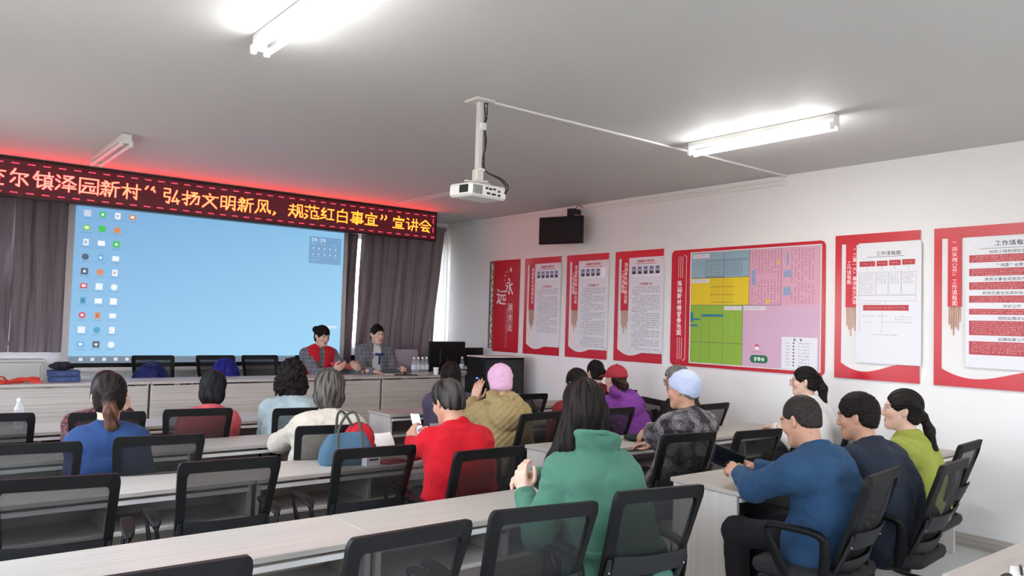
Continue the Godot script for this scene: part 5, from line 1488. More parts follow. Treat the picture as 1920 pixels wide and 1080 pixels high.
	static func join(parts: Array) -> Array:
		var V := PackedVector3Array(); var N := PackedVector3Array(); var C := PackedColorArray(); var I := PackedInt32Array()
		for p in parts:
			if p.size() == 0: continue
			var k := V.size()
			V.append_array(p[Mesh.ARRAY_VERTEX]); N.append_array(p[Mesh.ARRAY_NORMAL]); C.append_array(p[Mesh.ARRAY_COLOR])
			for i in p[Mesh.ARRAY_INDEX]: I.append(i + k)
		var arr := []
		arr.resize(Mesh.ARRAY_MAX)
		arr[Mesh.ARRAY_VERTEX] = V; arr[Mesh.ARRAY_NORMAL] = N; arr[Mesh.ARRAY_COLOR] = C; arr[Mesh.ARRAY_INDEX] = I
		return arr

# ---------------------------------------------------------------- people
const UP := Vector3.UP
func elbow(sh: Vector3, wr: Vector3, l1: float, l2: float, hint: Vector3) -> Vector3:
	var d := wr - sh
	var L := clampf(d.length(), 0.05, l1 + l2 - 0.004)
	var x := (l1 * l1 - l2 * l2 + L * L) / (2 * L)
	var y := sqrt(maxf(l1 * l1 - x * x, 0.0))
	var dn := d.normalized()
	return sh + dn * x + (hint - dn * hint.dot(dn)).normalized() * y

func torso(F: Field, J: Dictionary, e: float, hem := 0.0):
	var pel: Vector3 = J.pel; var nb: Vector3 = J.nb; var w: float = J.wd
	var mid := pel.lerp(nb, 0.48) + Vector3(0, 0, J.slouch)
	var ch := pel.lerp(nb, 0.76) + Vector3(0, 0, J.slouch * 0.6)
	for s in [-1.0, 1.0]:
		var x := Vector3(s, 0, 0)
		F.cap(ch + x * 0.078 * w, mid + x * 0.068 * w, 0.098 + e, 0.098 + e, 0.06)
		F.cap(mid + x * 0.068 * w, pel + x * 0.085 * w, 0.098 + e, 0.118 + e, 0.06)
		var sh: Vector3 = J.shL if s < 0 else J.shR
		F.cap(nb + Vector3(0, -0.055, 0.008), sh, 0.058 + e * 0.8, 0.056 + e * 0.8, 0.06)
		F.cap(nb + Vector3(0, -0.01, 0.012), sh + Vector3(-s * 0.05, 0.0, 0.005), 0.05 + e * 0.5, 0.046 + e * 0.5, 0.05)
	if hem > 0:
		for s in [-1.0, 1.0]: F.cap(pel + Vector3(s * 0.09 * w, -0.01, 0), pel + Vector3(s * 0.10 * w, -hem, 0.01), 0.118 + e, 0.125 + e, 0.05)

func arm(F: Field, J: Dictionary, side: String, e: float, upto: float):
	var sh: Vector3 = J["sh" + side]; var el: Vector3 = J["el" + side]; var wr: Vector3 = J["wr" + side]
	F.cap(sh, el, 0.052 + e, 0.042 + e * 0.9, 0.04)
	F.cap(el, el.lerp(wr, upto), 0.042 + e * 0.9, 0.030 + e * 0.75, 0.03)

func hand_field(o: Dictionary, xf: Transform3D, side: float) -> Field:   # xf: wrist, -z along the fingers, +y back of the hand; side -1 left hand, +1 right hand
	var F := Field.new()
	var t := -side   # thumb side in x
	F.cap(xf * Vector3(0, 0, 0.06), xf * Vector3(0, 0, 0.0), 0.027, 0.024, 0.02)
	var kx := [0.030, 0.0105, -0.0095, -0.0275]; var kz := [-0.084, -0.088, -0.084, -0.075]
	for j in 4: F.cap(xf * Vector3(t * kx[j] * 0.6, 0, -0.012), xf * Vector3(t * kx[j], 0.0, kz[j]), 0.015, 0.0115, 0.016)
	F.ell(xf * Vector3(t * 0.018, -0.012, -0.034), Vector3(0.019, 0.014, 0.028), 0.016, 0, xf.basis)
	var ln := [[0.042, 0.025, 0.020], [0.046, 0.029, 0.021], [0.042, 0.027, 0.020], [0.033, 0.020, 0.018]]
	var curl: float = o.get("curl", 0.5)
	for j in 4:
		var p := Vector3(t * kx[j], 0, kz[j])
		var an := curl * (0.55 + 0.08 * j)
		var sp: float = t * (kx[j] * (2.2 if o.get("spread", false) else 0.8))
		for q in 3:
			var d := Vector3(sp, -sin(an), -cos(an)).normalized()
			var p2 := p + d * (ln[j][q] as float)
			F.cap(xf * p, xf * p2, [0.0094, 0.0088, 0.0080][q], [0.0088, 0.0080, 0.0066][q], 0.004)
			p = p2; an += curl * [0.9, 0.6, 0.0][q]; sp *= 0.5
	var th: float = o.get("thumb", 0.4)
	var a0 := Vector3(t * 0.020, -0.008, -0.018); var a1 := a0 + Vector3(t * 0.032, -0.012 - 0.02 * th, -0.030)
	var a2 := a1 + Vector3(t * 0.014 * (1 - th), -0.012 * th, -0.032); var a3 := a2 + Vector3(-t * 0.006 * th, -0.008 * th, -0.025)
	F.cap(xf * a0, xf * a1, 0.0135, 0.0105, 0.014); F.cap(xf * a1, xf * a2, 0.0105, 0.0095, 0.004); F.cap(xf * a2, xf * a3, 0.0095, 0.0075, 0.004)
	F.noise = noise(3, 30.0, 2); F.tint = 3; F.col = o.skin
	return F

func head_field(o: Dictionary, H: Transform3D, nb: Vector3) -> Field:
	var F := Field.new()
	var hb := H.basis.orthonormalized(); var s: float = o.get("hs", 1.0)
	F.ell(H * Vector3(0, 0.03, 0.015), Vector3(0.074, 0.090, 0.094) * s, 0.02, 0, hb)
	F.ell(H * Vector3(0, -0.03, -0.022), Vector3(0.060, 0.086, 0.066) * s, 0.03, 0, hb)
	var cw := 0.022 if o.get("man", false) else 0.018
	F.cap(H * Vector3(-0.006, -0.096, -0.064), H * Vector3(0.006, -0.096, -0.064), cw * s, cw * s, 0.03)
	for q in [-1.0, 1.0]:
		F.cap(H * Vector3(q * 0.052, -0.045, 0.002), H * Vector3(q * 0.02, -0.094, -0.056), cw * 0.8 * s, cw * 0.85 * s, 0.03)
		F.ell(H * Vector3(q * 0.042, -0.022, -0.058), Vector3.ONE * 0.022 * s, 0.025)
	var man: bool = o.get("man", false)
	var br := 0.014 if man else 0.0105
	F.cap(H * Vector3(-0.036, 0.025, -0.074), H * Vector3(0.036, 0.025, -0.074), br * s, br * s, 0.02)
	F.brow = 0.0042 if man else 0.0026
	for q in [-1.0, 1.0]: F.ell(H * Vector3(q * 0.033, 0.005, -0.101), Vector3.ONE * 0.018 * s, 0.012, 1)
	F.cap(H * Vector3(0, 0.014, -0.085), H * Vector3(0, -0.030, -0.101), 0.0075 * s, 0.0115 * s, 0.014)
	for q in [-1.0, 1.0]:
		F.ell(H * Vector3(q * 0.010, -0.035, -0.093), Vector3(0.008, 0.007, 0.010) * s, 0.008, 0, hb)
		F.ell(H * Vector3(q * 0.032, 0.005, -0.0785), Vector3.ONE * 0.0125 * s, 0.004)
		F.ell(H * Vector3(q * 0.0765, -0.004, 0.012), Vector3(0.010, 0.031, 0.019) * s, 0.006, 0, hb * Basis(UP, q * 0.5) * Basis(Vector3.RIGHT, 0.15))
		F.ell(H * Vector3(q * 0.086, -0.002, 0.004), Vector3(0.006, 0.017, 0.009) * s, 0.004, 1, hb)
	F.cap(H * Vector3(-0.016, -0.0615, -0.080), H * Vector3(0.016, -0.0615, -0.080), 0.0065 * s, 0.0065 * s, 0.008)
	F.cap(H * Vector3(-0.012, -0.0725, -0.079), H * Vector3(0.012, -0.0725, -0.079), 0.0075 * s, 0.0075 * s, 0.008)
	F.cap(H * Vector3(0, -0.05, 0.028), nb + Vector3(0, -0.03, 0.004), 0.050 * s, 0.054 * s, 0.035)
	F.noise = noise(4, 12.0, 3); F.tint = 2; F.hinv = H.affine_inverse()
	F.col = o.skin; F.lip = o.get("lip", Color(o.skin.r * 0.72, o.skin.g * 0.50, o.skin.b * 0.50))
	return F

func hair_field(o: Dictionary, H: Transform3D) -> Field:
	var F := Field.new()
	var hb := H.basis.orthonormalized(); var s: float = o.get("hs", 1.0)
	var st: String = o.hair
	var g := 0.0
	var nape := -0.078; var ears := true; var face := Vector3(0, -0.035, -0.112); var fr := Vector3(0.071, 0.104, 0.072)
	F.mode = 2; F.amp = 0.007; F.pole_y = true; F.freq = 7.0
	match st:
		"short": g = 0.006; F.mode = 1; F.amp = 0.006
		"buzz": g = -0.003; nape = -0.060; F.mode = 1; F.amp = 0.0025; face.y = -0.02
		"thin": g = 0.006; F.amp = 0.010; F.freq = 5.0; face.y = -0.015
		"bob": g = 0.010; nape = -0.112; ears = false; F.amp = 0.004
		"curly": g = 0.03; nape = -0.125; ears = false; F.mode = 1; F.amp = 0.021
		"perm": g = 0.014; nape = -0.11; ears = false; F.amp = 0.016; F.freq = 9.0
		"long": g = 0.010; nape = -0.5; ears = false; F.amp = 0.006; F.freq = 9.0
		"pony", "bun": g = 0.002; nape = -0.082; F.pole_y = false; F.pole = o.get("knot", Vector3(0, 0.01, 0.11)); F.amp = 0.004; F.freq = 9.0
		"bangs": g = 0.006; face = Vector3(0, -0.072, -0.118); F.amp = 0.005
	if o.has("hat"): g = -0.007
	F.ell(H * Vector3(0, 0.034 + g * 0.3, 0.018), (Vector3(0.082, 0.097, 0.102) + Vector3.ONE * g) * s, 0.02, 0, hb)
	var low := g - (0.007 if st in ["short", "buzz", "thin"] else 0.0)
	F.ell(H * Vector3(0, -0.03, 0.046), (Vector3(0.070, 0.072, 0.060) + Vector3.ONE * low) * s, 0.03, 0, hb)
	if st == "bob" or st == "perm": F.ell(H * Vector3(0, -0.05, 0.022), (Vector3(0.080, 0.065, 0.078) + Vector3.ONE * g * 0.7) * s, 0.03, 0, hb)
	if st == "curly":
		F.ell(H * Vector3(0, -0.045, 0.035), Vector3(0.125, 0.088, 0.100) * s, 0.04, 0, hb)
	F.ell(H * face, fr * s, 0.012, 1, hb)
	if ears:
		for q in [-1.0, 1.0]: F.ell(H * Vector3(q * 0.088, -0.030, 0.004), Vector3(0.034, 0.046, 0.030) * s, 0.010, 1, hb)
	F.plane(H * Vector3(0, nape, 0.05), hb * Vector3(0, -1, 0.12), 0.012)
	if st in ["short", "buzz", "thin"]: F.plane(H * Vector3(0, -0.030 if st != "buzz" else -0.020, 0.0), hb * Vector3(0, -1, -0.55), 0.030)
	if st in ["pony", "bun"]: F.plane(H * Vector3(0, -0.035, 0.0), hb * Vector3(0, -1, -0.55), 0.012)
	if st == "pony" or st == "bun":
		var kn: Vector3 = F.pole
		F.ell(H * kn, Vector3.ONE * (0.024 if st == "pony" else 0.044) * s, 0.02)
	if st == "bangs": F.ell(H * Vector3(0.065, 0.075, 0.055), Vector3(0.046, 0.042, 0.044) * s, 0.015, 0, hb)
	var tail: Array = o.get("tail", [])   # [[point in head frame, radius], ...]
	for i in tail.size() - 1: F.cap(H * tail[i][0], H * tail[i + 1][0], tail[i][1], tail[i + 1][1], 0.02)
	var tail2: Array = o.get("tail2", [])
	for i in tail2.size() - 1: F.cap(H * tail2[i][0], H * tail2[i + 1][0], tail2[i][1], tail2[i + 1][1], 0.03)
	F.noise = noise(6, 0.7 if F.mode == 2 else (75.0 if st in ["short", "buzz"] else 26.0), 2)
	F.hinv = H.affine_inverse(); F.tint = 1; F.whole = true; F.tail_col = o.get("tailc", Color(0, 0, 0, 0))
	F.col = o.get("hc", Color(0.007, 0.006, 0.006)); F.col2 = o.get("hc2", Color(0.024, 0.019, 0.017))
	return F

func hat_field(o: Dictionary, H: Transform3D) -> Field:
	var F := Field.new()
	var hb := H.basis.orthonormalized()
	match o.hat:
		"knit":
			F.ell(H * Vector3(0, 0.046, 0.020), Vector3(0.096, 0.102, 0.112), 0.02, 0, hb)
			F.ell(H * Vector3(0, -0.025, 0.052), Vector3(0.086, 0.070, 0.074), 0.03, 0, hb)
			F.ell(H * Vector3(0, -0.06, -0.115), Vector3(0.088, 0.125, 0.090), 0.012, 1, hb)
			F.plane(H * Vector3(0, -0.07, 0.05), hb * Vector3(0, -1, -0.1), 0.02)
			F.mode = 1; F.amp = 0.006; F.noise = noise(8, 24.0, 2)
		"baseball":
			F.ell(H * Vector3(0, 0.042, 0.012), Vector3(0.092, 0.096, 0.108), 0.02, 0, hb)
			F.plane(H * Vector3(0, 0.02, 0.0), hb * Vector3(0, -1, 0.05), 0.008)
			F.ell(H * Vector3(0, 0.026, -0.125), Vector3(0.076, 0.009, 0.072), 0.01, 0, hb * Basis(Vector3.RIGHT, -0.2))
			F.ell(H * Vector3(0, 0.139, 0.01), Vector3(0.010, 0.006, 0.010), 0.004, 0, hb)
			F.mode = 1; F.amp = 0.002; F.noise = noise(8, 14.0, 2)
		"clothcap":
			F.ell(H * Vector3(0, 0.046, 0.024), Vector3(0.094, 0.098, 0.112), 0.02, 0, hb)
			F.ell(H * Vector3(0, -0.01, 0.05), Vector3(0.086, 0.07, 0.072), 0.03, 0, hb)
			F.plane(H * Vector3(0, 0.0, 0.0), hb * Vector3(0, -1, -0.5), 0.010)
			F.mode = 3; F.amp = 0.012; F.noise = noise(8, 9.0, 2)
	F.tint = 3; F.col = Color.WHITE
	return F

func gen(o: Dictionary) -> Array:
	var fy: float = o.get("fy", 0.0)
	var xf := Transform3D(Basis(UP, -deg_to_rad(o.az)), Vector3(o.at.x, fy, o.at.y))
	var inv := xf.affine_inverse()
	var q: float = o.get("cell", 0.017); var hq: float = o.get("hcell", 0.0064)
	var hs: float = o.get("hs", 1.0)
	var hb := Basis.from_euler(Vector3(-deg_to_rad(o.get("pitch", 0.0)), -deg_to_rad(o.hz - o.az), deg_to_rad(o.get("tilt", 0.0))))
	var hc: Vector3 = inv * (o.top as Vector3) - hb.y * 0.134 * hs - hb.z * 0.015
	var H := Transform3D(hb.scaled(Vector3.ONE * hs) if hs != 1.0 else hb, hc)
	var J := {"wd": o.get("wd", 1.0), "slouch": o.get("slouch", 0.03)}
	var nb: Vector3 = hc + hb * Vector3(0, -0.11, 0.028) * hs + Vector3(0, -0.055, 0.018) + (o.get("nboff", Vector3.ZERO) as Vector3)
	J.nb = nb
	J.pel = Vector3(0, 0.565, 0.0)
	var sw: float = o.get("sw", 0.165)
	var res := []
	for sd in ["L", "R"]:
		var s := -1.0 if sd == "L" else 1.0
		J["sh" + sd] = nb + Vector3(s * sw, -0.065 - o.get("drop", 0.0), 0.0)
		var hd = o.get(sd)
		if hd == null: hd = {"w": xf * Vector3(s * 0.12, 0.80, minf(nb.z - 0.22, -0.3)), "d": xf.basis * Vector3(-s * 0.5, -0.1, -1), "n": UP, "curl": 0.4}
		hd.skin = o.skin
		var wr: Vector3 = inv * (hd.w as Vector3)
		var sh: Vector3 = J["sh" + sd]
		var reach := (wr - sh).length()
		if reach > 0.535: wr = sh + (wr - sh) * (0.535 / reach)
		J["wr" + sd] = wr
		J["el" + sd] = elbow(sh, wr, 0.285, 0.255, (inv.basis * (hd.hint as Vector3)) if hd.has("hint") else Vector3(s * 0.3, -1, 0.35))
		var d: Vector3 = (inv.basis * (hd.d as Vector3)).normalized(); var nn: Vector3 = inv.basis * (hd.n as Vector3)
		nn = (nn - d * nn.dot(d)).normalized()
		var hx := Transform3D(Basis(nn.cross(-d) * 1.0, nn, -d), wr)
		J["hand" + sd] = hand_field(hd, hx, s)
	# body: one skin surface
	var B := Field.new()
	torso(B, J, -0.012)
	for sd in ["L", "R"]: arm(B, J, sd, -0.010, 1.0)
	var T := Field.new()   # trousers
	var kn: float = o.get("knee", -0.40)
	for s in [-1.0, 1.0]:
		var hp := Vector3(s * 0.09, 0.555, 0); var k := Vector3(s * 0.115, 0.545, kn); var an := Vector3(s * 0.12, 0.10, kn + 0.03 + o.get("shin", 0.0))
		B.cap(hp, k, 0.07, 0.05, 0.04); B.cap(k, an, 0.048, 0.033, 0.03); B.cap(an, an + Vector3(0, -0.05, -0.08), 0.032, 0.028, 0.03)
		T.cap(hp, k, 0.094, 0.070, 0.04); T.cap(k, an, 0.068, 0.056, 0.03)
	B.noise = noise(2, 8.0, 2); B.tint = 3; B.col = o.skin
	T.cap(Vector3(-0.085, 0.57, 0.0), Vector3(0.085, 0.57, 0.0), 0.125, 0.125, 0.05)
	T.noise = noise(15, 7.0, 2); T.mode = 3; T.amp = 0.02; T.tint = 3
	var hq2 := minf(hq, 0.0055)
	res.append(["body", Field.join([B.arrays(0.028), head_field(o, H, nb).arrays(hq), J.handL.arrays(hq2), J.handR.arrays(hq2)]), "skin", ""])
	if o.has("hair"): res.append(["hair", hair_field(o, H).arrays(hq * 1.05), "hair", ""])
	if o.has("hat"): res.append([o.get("hatname", "hat"), hat_field(o, H).arrays(hq * 1.1), o.hatmat, ""])
	res.append(["trousers", T.arrays(maxf(q * 1.6, 0.02)), o.get("legs", "trouser_black"), ""])
	# upper garment
	var e: float = o.get("puff", 0.022)
	var F := Field.new()
	torso(F, J, e, o.get("hem", 0.03))
	for sd in ["L", "R"]:
		arm(F, J, sd, e * 0.9, o.get("sleeve", 0.93))
		var el: Vector3 = J["el" + sd]; var wr: Vector3 = J["wr" + sd]
		F.ring(el.lerp(wr, o.get("sleeve", 0.93)), wr - el, 0.030, 0.010 + e * 0.2, 0.012)
	var cn := hb * Vector3(0, 1, -0.25)
	match o.get("collar", "crew"):
		"crew": F.ring(nb + Vector3(0, 0.004, -0.004), cn, 0.058, 0.013, 0.012)
		"stand":
			F.ring(nb + Vector3(0, 0.012, 0.0), cn, 0.062, 0.017, 0.015); F.ring(nb + Vector3(0, 0.034, 0.004), cn, 0.060, 0.013, 0.015)
		"popped":
			for k in 5: F.ring(nb + Vector3(0.004 * k, 0.0 + 0.022 * k, 0.008 + 0.008 * k), Vector3(0.16, 1, -0.35), 0.070 + 0.006 * k, 0.015, 0.02)
		"lapel":
			F.ring(nb + Vector3(0, 0.002, 0.002), cn, 0.066, 0.017, 0.012)
			for s in [-1.0, 1.0]: F.cap(nb + Vector3(s * 0.055, -0.01, -0.05), nb + Vector3(s * 0.03, -0.16, -0.135), 0.016, 0.012, 0.01)
		"hood":
			F.ring(nb + Vector3(0, 0.025, 0.01), Vector3(0, 1, -0.4), 0.070, 0.020, 0.02)
			F.ell(nb + Vector3(0.01, -0.06, 0.165), Vector3(0.140, 0.125, 0.080), 0.015, 0, Basis(Vector3.RIGHT, -0.25))
			F.ring(nb + Vector3(0.008, 0.045, 0.085), Vector3(0.15, 1, 0.35), 0.108, 0.038, 0.010)
	if o.has("open"):   # open front
		F.cap(nb + Vector3(0, 0.05, -0.09), J.pel.lerp(nb, 0.25) + Vector3(0, 0, -0.13), 0.055, 0.062, 0.015, 1)
	F.noise = noise(int(o.at.x * 100) + 20, o.get("ffreq", 6.0), 2); F.mode = o.get("fmode", 3); F.amp = o.get("famp", 0.016); F.tint = 3
	res.append([o.get("topname", "jacket"), F.arrays(q), o.topmat, ""])
	if o.has("under"):
		var U := Field.new(); torso(U, J, e * 0.5); U.ring(nb + Vector3(0, -0.002, -0.006), cn, 0.054, 0.010, 0.012)
		U.noise = noise(5, 6.0, 2); U.tint = 3
		res.append(["shirt", U.arrays(maxf(q, 0.014)), o.under, ""])
	if o.has("vest"):
		var U := Field.new(); torso(U, J, e + 0.014, 0.05)
		for s in [-1.0, 1.0]:
			var sh: Vector3 = J.shL if s < 0 else J.shR
			U.ell(sh + Vector3(s * 0.065, -0.02, 0), Vector3(0.072, 0.13, 0.13), 0.015, 1)
		U.cap(nb + Vector3(0, 0.03, -0.085), J.pel.lerp(nb, 0.1) + Vector3(0, 0, -0.14), 0.036, 0.024, 0.015, 1)
		U.ring(nb + Vector3(0, 0.012, 0.004), cn, 0.074, 0.015, 0.015)
		U.noise = noise(5, 6.0, 2); U.mode = 3; U.amp = 0.015; U.tint = 3
		res.append(["vest", U.arrays(q * 0.85), o.vest, ""])
	if o.has("belt"):
		var U := Field.new(); torso(U, J, e + 0.012)
		var by: float = o.belt
		U.plane(Vector3(0, by + 0.02, 0), Vector3(0, 1, 0.05), 0.004); U.plane(Vector3(0, by - 0.02, 0), Vector3(0, -1, -0.05), 0.004)
		U.noise = F.noise; U.mode = 3; U.amp = F.amp; U.tint = 3
		res.append(["belt", U.arrays(0.009), o.topmat, ""])
	for sd in ["L", "R"]:   # cuffs of another colour, bracelets
		if o.has("cuff" + sd):
			var U := Field.new()
			var el: Vector3 = J["el" + sd]; var wr: Vector3 = J["wr" + sd]
			U.ring(el.lerp(wr, 0.985), wr - el, 0.029, 0.0085, 0.01); U.ring(el.lerp(wr, 0.96), wr - el, 0.030, 0.009, 0.01)
			U.tint = 3; U.noise = F.noise
			res.append(["cuff", U.arrays(0.005), o["cuff" + sd], ""])
	if o.has("scarf"):
		var U := Field.new()
		U.ell(nb + (o.scarf as Vector3), Vector3(0.10, 0.12, 0.07), 0.03); U.ring(nb + Vector3(0, 0.02, 0.02), Vector3(0, 1, -0.2), 0.08, 0.03, 0.03)
		U.noise = noise(9, 12.0, 2); U.mode = 3; U.amp = 0.05; U.tint = 3
		res.append(["scarf", U.arrays(0.010), o.scarfmat, ""])
	o.H = H; o.J = J; o.kn = kn; o.xf = xf
	return res

